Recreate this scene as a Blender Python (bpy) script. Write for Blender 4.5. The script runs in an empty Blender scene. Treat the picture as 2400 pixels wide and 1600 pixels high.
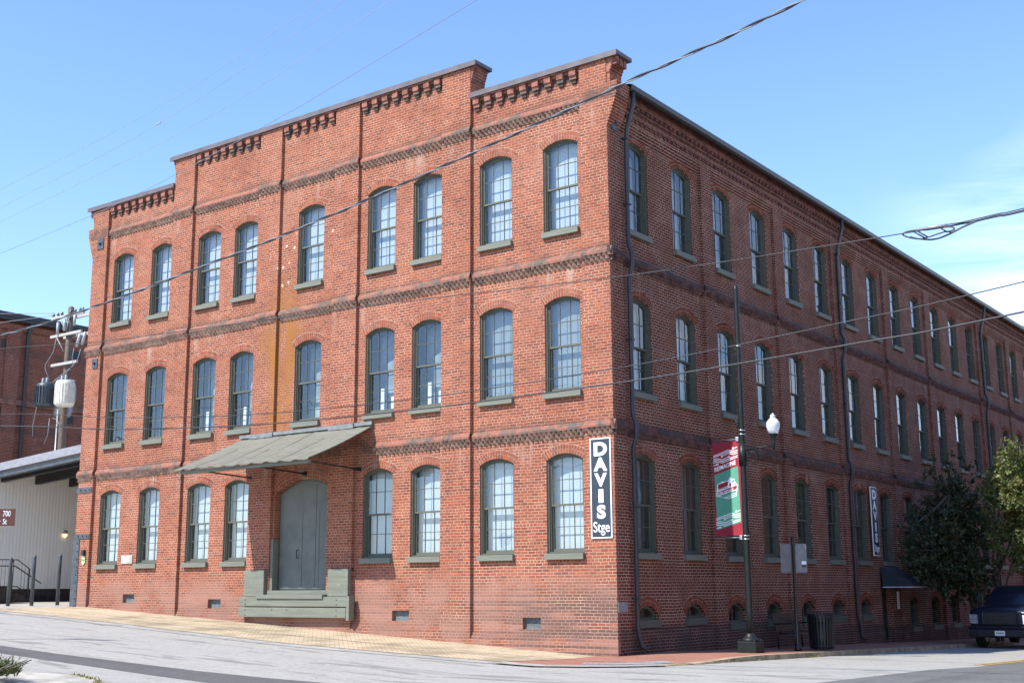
import bpy, bmesh, math, random
from mathutils import Vector, Matrix, Euler
from mathutils.geometry import tessellate_polygon
R = math.radians
random.seed(7)
SC = bpy.context.scene
COL = SC.collection

# ------------------------------------------------------------------ camera
YAW, PITCH, ROLL = -0.633530237, 0.196923525, -0.00598069040
fw = Vector((math.sin(YAW)*math.cos(PITCH), math.cos(YAW)*math.cos(PITCH), math.sin(PITCH)))
r0 = Vector((math.cos(YAW), -math.sin(YAW), 0))
u0 = r0.cross(fw)
rt = math.cos(ROLL)*r0 + math.sin(ROLL)*u0
up = -math.sin(ROLL)*r0 + math.cos(ROLL)*u0
cam = bpy.data.cameras.new('camera')
cam.sensor_width = 36
cam.lens = 2878.66501/2400*36
cam.clip_end = 2000
cam_o = bpy.data.objects.new('camera', cam)
M = Matrix.Identity(4)
for i in range(3):
    M[i][0], M[i][1], M[i][2] = rt[i], up[i], -fw[i]
M[0][3], M[1][3], M[2][3] = 14.9505093, -24.3216463, 1.18538234
cam_o.matrix_world = M
COL.objects.link(cam_o)
SC.camera = cam_o

# ------------------------------------------------------------------ sky, sun, exposure
SUN = Vector((-0.30, -0.79, 1.0)).normalized()      # towards the sun
EL = math.asin(SUN.z)
w = bpy.data.worlds.new('World'); SC.world = w; w.use_nodes = True
nt = w.node_tree; nt.nodes.clear()
def wn(t, **k):
    n = nt.nodes.new(t)
    for a, b in k.items(): setattr(n, a, b)
    return n
out = wn('ShaderNodeOutputWorld'); bg = wn('ShaderNodeBackground')
sky = wn('ShaderNodeTexSky', sky_type='NISHITA', sun_disc=False)
sky.sun_elevation = EL
sky.sun_rotation = math.atan2(SUN.x, SUN.y)
sky.altitude = 150; sky.air_density = 1.0; sky.dust_density = 0.0; sky.ozone_density = 2.2
bg.inputs['Strength'].default_value = 0.15
# thin cirrus low on the right, from the view direction only
tc = wn('ShaderNodeTexCoord')
mp = wn('ShaderNodeMapping'); mp.inputs['Rotation'].default_value = (0.0, 0.25, 0.35); mp.inputs['Scale'].default_value = (3.0, 3.0, 15.0)
nz = wn('ShaderNodeTexNoise'); nz.inputs['Scale'].default_value = 1.6; nz.inputs['Detail'].default_value = 7; nz.inputs['Roughness'].default_value = 0.55; nz.inputs['Distortion'].default_value = 0.9
rp = wn('ShaderNodeValToRGB'); rp.color_ramp.elements[0].position = 0.40; rp.color_ramp.elements[1].position = 0.66
sp = wn('ShaderNodeSeparateXYZ')
band = wn('ShaderNodeMapRange'); band.interpolation_type = 'SMOOTHSTEP'
band.inputs['From Min'].default_value = 0.36; band.inputs['From Max'].default_value = 0.20
azi = wn('ShaderNodeMath', operation='ARCTAN2')
azr = wn('ShaderNodeMapRange'); azr.interpolation_type = 'SMOOTHSTEP'
azr.inputs['From Min'].default_value = -0.36; azr.inputs['From Max'].default_value = -0.22
m1 = wn('ShaderNodeMath', operation='MULTIPLY'); m2 = wn('ShaderNodeMath', operation='MULTIPLY'); m3 = wn('ShaderNodeMath', operation='MULTIPLY')
m3.inputs[1].default_value = 0.75
mx = wn('ShaderNodeMix', data_type='RGBA'); mx.inputs['B'].default_value = (5.6, 6.0, 6.6, 1)
hs = wn('ShaderNodeHueSaturation'); hs.inputs['Saturation'].default_value = 1.08
L = nt.links.new
L(tc.outputs['Generated'], mp.inputs['Vector']); L(mp.outputs['Vector'], nz.inputs['Vector'])
L(nz.outputs['Fac'], rp.inputs['Fac']); L(tc.outputs['Generated'], sp.inputs['Vector'])
L(sp.outputs['Z'], band.inputs['Value']); L(sp.outputs['X'], azi.inputs[0]); L(sp.outputs['Y'], azi.inputs[1])
L(azi.outputs[0], azr.inputs['Value'])
L(rp.outputs['Color'], m1.inputs[0]); L(band.outputs['Result'], m1.inputs[1])
L(m1.outputs[0], m2.inputs[0]); L(azr.outputs['Result'], m2.inputs[1]); L(m2.outputs[0], m3.inputs[0])
L(sky.outputs['Color'], hs.inputs['Color']); tn = wn('ShaderNodeMix', data_type='RGBA', blend_type='MULTIPLY'); tn.inputs['Factor'].default_value = 1.0; tn.inputs['B'].default_value = (0.98, 0.97, 1.07, 1); L(hs.outputs['Color'], tn.inputs['A']); L(tn.outputs['Result'], mx.inputs['A'])
L(m3.outputs[0], mx.inputs['Factor'])
L(mx.outputs['Result'], bg.inputs['Color']); L(bg.outputs['Background'], out.inputs['Surface'])

sl = bpy.data.lights.new('sun', 'SUN'); sl.energy = 4.0; sl.angle = R(0.5); sl.color = (1.0, 0.955, 0.88)
so = bpy.data.objects.new('sun', sl); COL.objects.link(so)
so.rotation_euler = (-SUN).to_track_quat('-Z', 'Y').to_euler(); so.location = (-10, -20, 40)
SC.view_settings.view_transform = 'Standard'
SC.view_settings.look = 'None'
SC.view_settings.gamma = 1
SC.view_settings.exposure = 1.0
SC.cycles.max_bounces = 8
SC.cycles.transparent_max_bounces = 12

# ------------------------------------------------------------------ material helpers
class NT:
    def __init__(s, name):
        s.m = bpy.data.materials.new(name); s.m.use_nodes = True
        s.t = s.m.node_tree; s.b = s.t.nodes['Principled BSDF']; s.out = s.t.nodes['Material Output']
    def n(s, t, ins=None, **k):
        x = s.t.nodes.new(t)
        for a, b in k.items(): setattr(x, a, b)
        for a, b in (ins or {}).items(): s.set(x, a, b)
        return x
    def set(s, x, a, b):
        if hasattr(b, 'is_output') or isinstance(b, bpy.types.NodeSocket): s.t.links.new(b, x.inputs[a])
        else: x.inputs[a].default_value = b
    def math(s, op, a, b=0.0, c=None, clamp=False):
        x = s.n('ShaderNodeMath', operation=op, use_clamp=clamp)
        s.set(x, 0, a); s.set(x, 1, b)
        if c is not None: s.set(x, 2, c)
        return x.outputs[0]
    def mix(s, f, a, b, blend='MIX'):
        x = s.n('ShaderNodeMix', data_type='RGBA', blend_type=blend)
        s.set(x, 'Factor', f); s.set(x, 'A', a); s.set(x, 'B', b)
        return x.outputs['Result']
    def noise(s, vec, scale, detail=4, rough=0.55, dist=0.0):
        x = s.n('ShaderNodeTexNoise', {'Scale': scale, 'Detail': detail, 'Roughness': rough, 'Distortion': dist})
        if vec is not None: s.set(x, 'Vector', vec)
        return x.outputs['Fac']
    def ramp(s, f, stops, interp='LINEAR'):
        x = s.n('ShaderNodeValToRGB'); cr = x.color_ramp; cr.interpolation = interp
        while len(cr.elements) < len(stops): cr.elements.new(0.5)
        for e, (p, c) in zip(cr.elements, stops):
            e.position = p; e.color = c if len(c) == 4 else (*c, 1)
        s.set(x, 'Fac', f); return x.outputs['Color']
    def rng(s, v, a, b, lo=0.0, hi=1.0, smooth=True):
        x = s.n('ShaderNodeMapRange'); x.interpolation_type = 'SMOOTHSTEP' if smooth else 'LINEAR'
        s.set(x, 'Value', v); s.set(x, 'From Min', a); s.set(x, 'From Max', b); s.set(x, 'To Min', lo); s.set(x, 'To Max', hi)
        return x.outputs['Result']
    def scale(s, v, sc, rot=(0, 0, 0)):
        return s.n('ShaderNodeMapping', {'Vector': v, 'Scale': sc, 'Rotation': rot}).outputs['Vector']
    def bump(s, h, strength=0.3, dist=0.01):
        x = s.n('ShaderNodeBump', {'Height': h, 'Strength': strength, 'Distance': dist}); s.set(s.b, 'Normal', x.outputs['Normal'])
    def pos(s): return s.n('ShaderNodeNewGeometry')
    def obj(s): return s.n('ShaderNodeTexCoord').outputs['Object']

def C(r, g, b): return (r, g, b, 1)
def srgb(r, g, b):
    f = lambda v: (v/255/12.92) if v <= 10 else ((v/255+0.055)/1.055)**2.4
    return (f(r), f(g), f(b), 1)

def plain(name, col, rough=0.6, metal=0.0, var=0.12, nscale=6.0, bump=0.0, spec=0.5):
    t = NT(name); o = t.obj()
    f = t.noise(o, nscale, 5, 0.6)
    hi = tuple(min(1, c*(1+var)) for c in col[:3])+(1,); lo = tuple(c*(1-var) for c in col[:3])+(1,)
    t.set(t.b, 'Base Color', t.mix(t.rng(f, 0.3, 0.7), lo, hi))
    t.set(t.b, 'Roughness', rough); t.set(t.b, 'Metallic', metal); t.set(t.b, 'Specular IOR Level', spec)
    if bump: t.bump(t.noise(o, nscale*4, 4), bump, 0.01)
    return t.m

# ------------------------------------------------------------------ brick walls
def brick(name, front=False, gain=(1, 1, 1), dark=0.0, arch=False, mortar=(0.54, 0.42, 0.315)):
    t = NT(name); g = t.pos(); p = g.outputs['Position']
    s = t.n('ShaderNodeSeparateXYZ', {'Vector': p}); sn = t.n('ShaderNodeSeparateXYZ', {'Vector': g.outputs['True Normal']})
    ax = t.math('GREATER_THAN', t.math('ABSOLUTE', sn.outputs['X']), 0.6)
    X, Y, Z = s.outputs['X'], s.outputs['Y'], s.outputs['Z']
    # u runs along the wall whichever way it faces; wobble keeps courses from being ruler straight
    u = t.math('ADD', t.math('MULTIPLY', X, t.math('SUBTRACT', 1.0, ax)), t.math('MULTIPLY', Y, ax))
    wob = t.math('MULTIPLY', t.math('SUBTRACT', t.noise(p, 1.3, 2), 0.5), 0.03)
    wob2 = t.math('MULTIPLY', t.math('SUBTRACT', t.noise(p, 9.0, 2), 0.5), 0.012)
    v = t.math('ADD', t.math('ADD', Z, wob), wob2)
    vec = t.n('ShaderNodeCombineXYZ', {'X': t.math('ADD', u, t.math('MULTIPLY', wob2, 2.0)), 'Y': v, 'Z': 0.0}).outputs['Vector']
    bt = t.n('ShaderNodeTexBrick', {'Vector': vec, 'Color1': C(0, 0, 0), 'Color2': C(1, 1, 1), 'Mortar': C(0.5, 0.5, 0.5), 'Scale': 1.0,
             'Mortar Size': 0.0062, 'Mortar Smooth': 0.3, 'Bias': 0.0, 'Brick Width': 0.212, 'Row Height': 0.0725}, offset=0.5, offset_frequency=2, squash=0.5, squash_frequency=6)
    if arch:
        q = t.n('ShaderNodeTexVoronoi', {'Vector': p, 'Scale': 7.0}); rnd = t.n('ShaderNodeSeparateColor', {'Color': q.outputs['Color']}).outputs[0]
        mort = 0.0
    else:
        rnd = t.n('ShaderNodeSeparateColor', {'Color': bt.outputs['Color']}).outputs[0]
        mort = bt.outputs['Fac']
    col = t.ramp(rnd, [(0.0, (0.15, 0.047, 0.033)), (0.10, (0.21, 0.058, 0.034)), (0.3, (0.25, 0.069, 0.037)), (0.62, (0.275, 0.077, 0.041)),
                       (0.84, (0.305, 0.088, 0.046)), (0.94, (0.355, 0.092, 0.038)), (1.0, (0.32, 0.120, 0.068))])
    patch = t.noise(p, 0.55, 5, 0.6)
    col = t.mix(t.rng(patch, 0.35, 0.7, 0.0, 0.3), col, t.mix(0.5, col, C(0.33, 0.16, 0.11)))
    fine = t.noise(p, 22.0, 4, 0.7)
    col = t.mix(t.rng(fine, 0.35, 0.75, 0.0, 0.45), col, C(0.20, 0.082, 0.058))
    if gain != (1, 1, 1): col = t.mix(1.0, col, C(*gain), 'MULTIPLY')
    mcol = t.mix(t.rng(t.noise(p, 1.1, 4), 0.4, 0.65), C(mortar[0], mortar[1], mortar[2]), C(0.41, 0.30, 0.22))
    mdirty = t.rng(t.noise(p, 3.5, 4), 0.40, 0.62, 0.7, 1.0)
    col = t.mix(t.math('MULTIPLY', mort, mdirty), col, mcol)
    macro = t.noise(p, 0.33, 7, 0.72, 0.5)
    col = t.mix(t.rng(macro, 0.42, 0.68, 0.0, 0.42), col, t.mix(1.0, col, C(0.66, 0.60, 0.60), 'MULTIPLY'))
    col = t.mix(t.rng(macro, 0.47, 0.28, 0.0, 0.25), col, C(0.40, 0.23, 0.17))
    run = t.noise(t.scale(p, (1.6, 1.6, 0.16)), 1.0, 6, 0.7, 0.3)
    col = t.mix(t.rng(run, 0.56, 0.75, 0.0, 0.45), col, C(0.135, 0.072, 0.056))
    # soot crust just above every belt course, pale lime runs below it
    def near(zc, a, b):
        return t.math('MULTIPLY', t.rng(Z, zc-a*0.15, zc+0.02), t.rng(Z, zc+a, zc+a*0.25))
    streak = t.noise(t.scale(p, (3.0, 3.0, 0.35)), 1.0, 5, 0.65)
    soot = None; lime = None
    for zc in (4.82, 9.0, 13.02):
        a = t.math('MULTIPLY', t.rng(Z, zc-0.12, zc-0.02), t.rng(Z, zc+0.42, zc+0.12))
        soot = a if soot is None else t.math('MAXIMUM', soot, a)
        b = t.math('MULTIPLY', t.rng(Z, zc-1.0, zc-0.25), t.rng(Z, zc-0.12, zc-0.17))
        lime = b if lime is None else t.math('MAXIMUM', lime, b)
    sf = t.math('MULTIPLY', soot, t.rng(t.noise(p, 2.4, 5, 0.7), 0.36, 0.58, 0.0, 0.72))
    col = t.mix(sf, col, C(0.085, 0.062, 0.052))
    lf = t.math('MULTIPLY', lime, t.rng(streak, 0.52, 0.72, 0.0, 0.42))
    col = t.mix(lf, col, C(0.47, 0.37, 0.30))
    # blotches of soot, and pale scuffed courses near the pavement
    blot = t.rng(t.noise(p, 0.8, 6, 0.7, 0.6), 0.60, 0.76, 0.0, 0.42)
    col = t.mix(t.math('MULTIPLY', blot, t.rng(fine, 0.3, 0.55)), col, C(0.10, 0.062, 0.052))
    if front:
        base = t.rng(Z, 1.75, 0.9)
        pale = t.math('MULTIPLY', base, t.rng(t.noise(p, 1.0, 5, 0.6), 0.36, 0.58, 0.0, 0.75))
        col = t.mix(pale, col, C(0.31, 0.175, 0.135))
        rows = t.noise(t.n('ShaderNodeCombineXYZ', {'X': t.math('MULTIPLY', u, 0.25), 'Y': t.math('MULTIPLY', t.math('FLOOR', t.math('DIVIDE', v, 0.0725)), 3.71), 'Z': 0.0}).outputs['Vector'], 1.0, 2)
        corner = t.math('MULTIPLY', t.rng(Z, 1.5, 0.7), t.rng(X, -5.0, -1.2, 0.35, 1.0))
        dk = t.math('MULTIPLY', t.math('MULTIPLY', corner, t.rng(rows, 0.43, 0.52)), t.math('SUBTRACT', 1.0, mort))
        col = t.mix(t.math('MULTIPLY', dk, 0.85), col, C(0.11, 0.07, 0.06))
        # rust and algae run from the leaking joint beside the middle bay
        rx = t.math('ABSOLUTE', t.math('ADD', X, t.math('ADD', 11.30, t.math('MULTIPLY', t.math('SUBTRACT', t.noise(p, 0.9, 3), 0.5), 1.3))))
        rust = t.math('MULTIPLY', t.rng(rx, 1.0, 0.05), t.math('MULTIPLY', t.rng(Z, 5.0, 6.4), t.rng(Z, 10.7, 8.6)))
        rust = t.math('MULTIPLY', rust, t.rng(t.noise(t.scale(p, (4, 4, 0.6)), 1.0, 5, 0.6), 0.28, 0.64))
        col = t.mix(t.math('MULTIPLY', rust, 0.95), col, C(0.29, 0.125, 0.028))
        # fresh mortar dabs beside the middle top window
        vo = t.n('ShaderNodeTexVoronoi', {'Vector': p, 'Scale': 2.6, 'Randomness': 1.0})
        dab = t.math('MULTIPLY', t.rng(vo.outputs['Distance'], 0.16, 0.10), t.math('MULTIPLY', t.rng(t.math('ABSOLUTE', t.math('ADD', X, 10.3)), 1.7, 1.3), t.math('MULTIPLY', t.rng(Z, 9.7, 10.0), t.rng(Z, 11.6, 11.3))))
        col = t.mix(t.math('MULTIPLY', dab, 0.8), col, C(0.55, 0.44, 0.33))
    else:
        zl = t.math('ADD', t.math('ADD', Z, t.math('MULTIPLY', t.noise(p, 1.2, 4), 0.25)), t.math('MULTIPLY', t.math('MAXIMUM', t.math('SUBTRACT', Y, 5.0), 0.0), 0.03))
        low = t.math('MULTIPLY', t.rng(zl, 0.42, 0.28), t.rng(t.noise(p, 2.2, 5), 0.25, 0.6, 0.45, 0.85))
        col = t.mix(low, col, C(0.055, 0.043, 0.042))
    if not front and not arch: col = t.mix(t.rng(t.noise(p, 1.7, 6, 0.7), 0.3, 0.65, 0.15, 0.55), col, t.mix(mort, C(0.085, 0.030, 0.023), C(0.40, 0.31, 0.24)))  # side bricks darkened further, the wall's shade put into the colour
    if dark: col = t.mix(dark, col, C(0.06, 0.045, 0.04))
    t.set(t.b, 'Base Color', col); t.set(t.b, 'Roughness', 0.9); t.set(t.b, 'Specular IOR Level', 0.12)
    h = t.math('SUBTRACT', t.math('MULTIPLY', fine, 0.5), mort)
    t.bump(h, 0.55, 0.006)
    return t.m

def wood_paint(name, col, worn):
    t = NT(name); o = t.obj()
    n1 = t.noise(t.scale(o, (1.2, 8, 14)), 1.0, 6, 0.65, 0.4)
    n2 = t.noise(o, 5.0, 5, 0.6)
    c = t.mix(t.rng(n1, 0.35, 0.68), tuple(x*0.85 for x in col[:3])+(1,), tuple(min(1, x*1.12) for x in col[:3])+(1,))
    c = t.mix(t.rng(n2, 0.63, 0.72, 0, worn), c, C(0.34, 0.33, 0.29))
    c = t.mix(t.rng(t.noise(o, 13.0, 3), 0.68, 0.75, 0, worn), c, C(0.09, 0.08, 0.06))
    t.set(t.b, 'Base Color', c); t.set(t.b, 'Roughness', 0.7)
    t.bump(n1, 0.25, 0.004)
    return t.m

def glass_mat(name, tint, boost):
    t = NT(name); t.t.nodes.remove(t.b)
    tr = t.n('ShaderNodeBsdfTransparent', {'Color': tint})
    g = t.pos()
    wv = t.noise(t.scale(g.outputs['Position'], (1.0, 1.0, 0.7)), 1.1, 2)
    bp = t.n('ShaderNodeBump', {'Height': wv, 'Strength': 0.10, 'Distance': 0.12})
    gl = t.n('ShaderNodeBsdfGlossy', {'Color': C(0.95, 0.97, 1), 'Roughness': 0.015, 'Normal': bp.outputs['Normal']})
    gm = t.n('ShaderNodeVectorMath', {0: g.outputs['Incoming'], 1: g.outputs['Normal']}, operation='DOT_PRODUCT').outputs['Value']
    f = t.math('ADD', 0.07+boost, t.math('MULTIPLY', t.math('POWER', t.math('SUBTRACT', 1.0, t.math('ABSOLUTE', gm)), 4.0), 0.85), clamp=True)
    mx = t.n('ShaderNodeMixShader', {0: f, 1: tr.outputs[0], 2: gl.outputs[0]})
    t.t.links.new(mx.outputs[0], t.out.inputs['Surface'])
    return t.m

def blind_mat(name, col, slat):
    t = NT(name); p = t.pos().outputs['Position']; z = t.n('ShaderNodeSeparateXYZ', {'Vector': p}).outputs['Z']
    f = t.math('FRACT', t.math('DIVIDE', z, slat))
    ln = t.rng(f, 0.70, 0.95)
    c = t.mix(t.math('MULTIPLY', ln, 0.45), col, tuple(x*0.35 for x in col[:3])+(1,))
    t.set(t.b, 'Base Color', c); t.set(t.b, 'Roughness', 0.6)
    t.bump(f, 0.5, 0.02)
    return t.m

MAT = {}
MAT['brick_front'] = brick('brick_front', True)
MAT['brick_side'] = brick('brick_side', False, gain=(0.74, 0.64, 0.60), mortar=(0.70, 0.58, 0.47))  # darker copy of the front brick, shade put into the colour
MAT['brick_arch'] = brick('brick_arch', False, arch=True)
MAT['brick_arch_side'] = brick('brick_arch_side', False, gain=(0.76, 0.64, 0.60), arch=True)  # shaded copy of the arch brick, darkened by its gain
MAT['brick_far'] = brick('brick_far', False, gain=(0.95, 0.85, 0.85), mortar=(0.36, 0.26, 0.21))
MAT['soot_brick_x'] = plain('soot_brick', C(0.135, 0.098, 0.08), 0.9, var=0.45, nscale=11, bump=0.4)
MAT['dogtooth_side'] = plain('dogtooth_side', C(0.115, 0.052, 0.040), 0.9, var=0.5, nscale=6, bump=0.4)  # dogtooth brick darkened for the shaded side wall
MAT['corbel_side'] = plain('corbel_side', C(0.135, 0.05, 0.036), 0.9, var=0.5, nscale=5, bump=0.4)  # corbel brick darkened for the shaded side wall
MAT['dogtooth_brick'] = plain('dogtooth_brick', C(0.27, 0.175, 0.13), 0.9, var=0.45, nscale=6, bump=0.4)
MAT['corbel_brick'] = plain('corbel_brick', C(0.225, 0.088, 0.062), 0.9, var=0.5, nscale=5, bump=0.4)
def soot_shade_mat(name, a, b_, lo, hi):
    t = NT(name); p = t.pos().outputs['Position']
    f = t.rng(t.noise(p, 2.1, 6, 0.7), lo, hi)
    g = t.noise(p, 16, 4, 0.7)
    br = t.n('ShaderNodeTexBrick', {'Vector': t.n('ShaderNodeCombineXYZ', {'X': t.math('ADD', t.n('ShaderNodeSeparateXYZ', {'Vector': p}).outputs[0], t.n('ShaderNodeSeparateXYZ', {'Vector': p}).outputs[1]), 'Y': t.n('ShaderNodeSeparateXYZ', {'Vector': p}).outputs[2]}).outputs[0], 'Color1': C(0.8, .8, .8), 'Color2': C(1.2, 1.2, 1.2), 'Mortar': C(1.6, 1.6, 1.6), 'Scale': 1.0, 'Mortar Size': .006, 'Brick Width': .212, 'Row Height': .0725})
    c = t.mix(f, a, b_); c = t.mix(t.rng(g, 0.35, 0.7, 0, 0.5), c, t.mix(0.5, c, C(.03, .025, .02)))
    c = t.mix(0.6, c, t.mix(1.0, c, br.outputs['Color'], 'MULTIPLY'))
    t.set(t.b, 'Base Color', c); t.set(t.b, 'Roughness', 0.92); t.bump(g, 0.4, 0.01); return t.m
MAT['soot_brick'] = soot_shade_mat('soot_brick', C(0.27, 0.105, 0.068), C(0.105, 0.082, 0.066), 0.42, 0.60)  # soot on the belt caps; on corbel brackets, shadow put into the colour
MAT['soot_shade_side'] = soot_shade_mat('soot_shade_side', C(0.155, 0.052, 0.036), C(0.045, 0.034, 0.030), 0.36, 0.60)  # sooty caps, darkened again to carry the side wall's shade
MAT['corbel_shade'] = soot_shade_mat('corbel_shade', C(0.13, 0.058, 0.044), C(0.05, 0.036, 0.03), 0.35, 0.6)  # shadow between the corbel brackets, put into the colour
MAT['mortar'] = plain('mortar', C(0.44, 0.35, 0.27), 0.95, nscale=9)
MAT['green'] = wood_paint('green_paint', C(0.155, 0.162, 0.125), 0.32)
MAT['green_frame'] = wood_paint('green_frame_paint', C(0.094, 0.096, 0.072), 0.10)
MAT['door_paint'] = plain('door_paint', C(0.112, 0.118, 0.103), 0.55, var=0.16, nscale=2.2, bump=0.25)
MAT['coping'] = plain('coping_metal', C(0.105, 0.09, 0.095), 0.55, var=0.2, nscale=3)
MAT['gutter'] = plain('gutter_metal', C(0.022, 0.022, 0.024), 0.45, var=0.2)
MAT['downspout'] = plain('downspout_paint', C(0.035, 0.033, 0.038), 0.45, var=0.2)
MAT['tin'] = wood_paint('tin_paint', C(0.155, 0.152, 0.118), 0.10)
MAT['lead'] = plain('lead_flashing', C(0.17, 0.18, 0.175), 0.5, var=0.2)
MAT['iron'] = plain('black_iron', C(0.018, 0.018, 0.02), 0.45, var=0.3)
MAT['plate_iron'] = plain('plate_iron', C(0.075, 0.085, 0.095), 0.45, 0.3, var=0.25)
MAT['rust_iron'] = plain('rust_iron', C(0.10, 0.06, 0.05), 0.8, var=0.3)
MAT['glass'] = glass_mat('window_glass', C(0.84, 0.91, 0.95), 0.0)
MAT['dark_glass'] = glass_mat('tinted_glass', C(0.80, 0.87, 0.90), 0.02)
MAT['blind'] = blind_mat('white_blind', C(0.56, 0.595, 0.61), 0.05)
MAT['grey_blind'] = blind_mat('grey_blind', C(0.32, 0.35, 0.36), 0.05)
MAT['shade'] = plain('grey_shade', C(0.30, 0.33, 0.34), 0.8, var=0.4, nscale=1.2)
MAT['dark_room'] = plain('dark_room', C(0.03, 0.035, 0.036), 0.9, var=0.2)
MAT['board'] = plain('window_board', C(0.52, 0.52, 0.50), 0.7, var=0.15)
MAT['curtain'] = plain('white_curtain', C(0.80, 0.81, 0.83), 0.8, var=0.1)
MAT['white'] = plain('white_paint', C(0.80, 0.80, 0.80), 0.5, var=0.04)
MAT['navy'] = plain('navy_paint', C(0.022, 0.032, 0.045), 0.4, var=0.1)
MAT['black'] = plain('black_paint', C(0.012, 0.013, 0.014), 0.35, var=0.2)
MAT['pole_black'] = plain('pole_paint', C(0.011, 0.014, 0.0135), 0.45, var=0.2, spec=0.3)
MAT['steel'] = plain('bright_steel', C(0.62, 0.63, 0.64), 0.3, 0.9, var=0.1)
MAT['sign_grey'] = plain('sign_grey', C(0.17, 0.165, 0.18), 0.5, 0.3, var=0.12)
MAT['galv'] = plain('galvanised', C(0.30, 0.29, 0.31), 0.5, 0.4, var=0.15)
MAT['maroon'] = plain('maroon_cloth', C(0.27, 0.014, 0.03), 0.8, var=0.06)
MAT['teal'] = plain('green_cloth', C(0.085, 0.30, 0.20), 0.8, var=0.06)
MAT['pole_wood'] = wood_paint('pole_wood', C(0.115, 0.085, 0.062), 0.2)
MAT['grey_wood'] = wood_paint('weathered_wood', C(0.40, 0.39, 0.36), 0.3)
MAT['ceramic'] = plain('ceramic', C(0.33, 0.37, 0.385), 0.3, var=0.15)
MAT['brown_ceramic'] = plain('brown_ceramic', C(0.10, 0.045, 0.03), 0.3)
MAT['trans_dark'] = plain('dark_tank', C(0.045, 0.058, 0.068), 0.45, var=0.25)
MAT['trans_cream'] = plain('cream_tank', C(0.62, 0.59, 0.50), 0.45, var=0.12)
MAT['wire'] = plain('cable_rubber', C(0.03, 0.03, 0.032), 0.5)
MAT['wire_grey'] = plain('bare_wire', C(0.20, 0.22, 0.26), 0.45)
MAT['wire_pale'] = plain('far_wire', C(0.26, 0.33, 0.44), 0.6)
MAT['sign_brown'] = plain('sign_brown', C(0.085, 0.022, 0.010), 0.5, var=0.05)
MAT['bark'] = wood_paint('bark', C(0.12, 0.095, 0.075), 0.2)
MAT['carpaint'] = plain('navy_car_paint', C(0.014, 0.019, 0.036), 0.22, 0.3, var=0.05)
MAT['tyre'] = plain('tyre_rubber', C(0.012, 0.012, 0.012), 0.8)
MAT['lamp_lens'] = plain('headlight_lens', C(0.62, 0.66, 0.70), 0.12, 0.6, var=0.35, nscale=16)
MAT['car_glass'] = plain('car_glass', C(0.012, 0.016, 0.018), 0.06, 0.0, var=0.1)
MAT['tag_yellow'] = plain('tag_yellow', C(0.60, 0.68, 0.32), 0.5)
MAT['tag_green'] = plain('tag_green', C(0.05, 0.36, 0.10), 0.5)
MAT['dock_dark'] = plain('dark_masonry', C(0.05, 0.04, 0.034), 0.9, var=0.5, nscale=4, bump=0.5)
def emit(name, col, st):
    t = NT(name); t.set(t.b, 'Base Color', col); t.set(t.b, 'Emission Color', col); t.set(t.b, 'Emission Strength', st); return t.m
MAT['bulb'] = emit('lit_bulb', C(1.0, 0.72, 0.34), 0.9)
def leaf(name, a, b, c):
    t = NT(name); p = t.pos().outputs['Position']
    r = t.n('ShaderNodeNewGeometry').outputs['Random Per Island']
    col = t.ramp(r, [(0, a), (0.55, b), (1, c)])
    t.set(t.b, 'Base Color', col); t.set(t.b, 'Roughness', 0.5)
    d = t.n('ShaderNodeBsdfTranslucent', {'Color': col})
    mx = t.n('ShaderNodeMixShader', {0: 0.25, 1: t.b.outputs[0], 2: d.outputs[0]}); t.t.links.new(mx.outputs[0], t.out.inputs['Surface'])
    return t.m
MAT['leaf_dark'] = leaf('dark_leaf', (0.016, 0.028, 0.010), (0.032, 0.052, 0.016), (0.080, 0.085, 0.028))  # building shade put into the leaf colour
MAT['leaf_light'] = leaf('pale_leaf', (0.065, 0.10, 0.024), (0.13, 0.16, 0.042), (0.22, 0.175, 0.06))  # sunlight put into the leaf colour
MAT['juniper'] = leaf('juniper_leaf', (0.030, 0.055, 0.016), (0.085, 0.12, 0.032), (0.20, 0.17, 0.06))
MAT['weed'] = leaf('weed_leaf', (0.12, 0.12, 0.035), (0.22, 0.19, 0.06), (0.30, 0.22, 0.09))
t = NT('lamp_globe'); t.set(t.b, 'Base Color', C(0.86, 0.88, 0.92)); t.set(t.b, 'Roughness', 0.12)
t.set(t.b, 'Transmission Weight', 0.45); t.set(t.b, 'IOR', 1.3); MAT['globe'] = t.m
t = NT('ribbed_wall'); p_ = t.pos().outputs['Position']; s_ = t.n('ShaderNodeSeparateXYZ', {'Vector': p_})
rib = t.math('SINE', t.math('MULTIPLY', t.math('ADD', s_.outputs['X'], s_.outputs['Y']), 2*math.pi/0.15))
stn = t.noise(t.scale(p_, (1.5, 1.5, 0.12)), 1.6, 6, 0.65)
cc = t.mix(t.rng(stn, 0.45, 0.75, 0, 0.4), C(0.86, 0.85, 0.80), C(0.70, 0.69, 0.63))
t.set(t.b, 'Base Color', cc); t.set(t.b, 'Roughness', 0.6); t.bump(rib, 0.08, 0.03); MAT['ribbed'] = t.m

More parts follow.
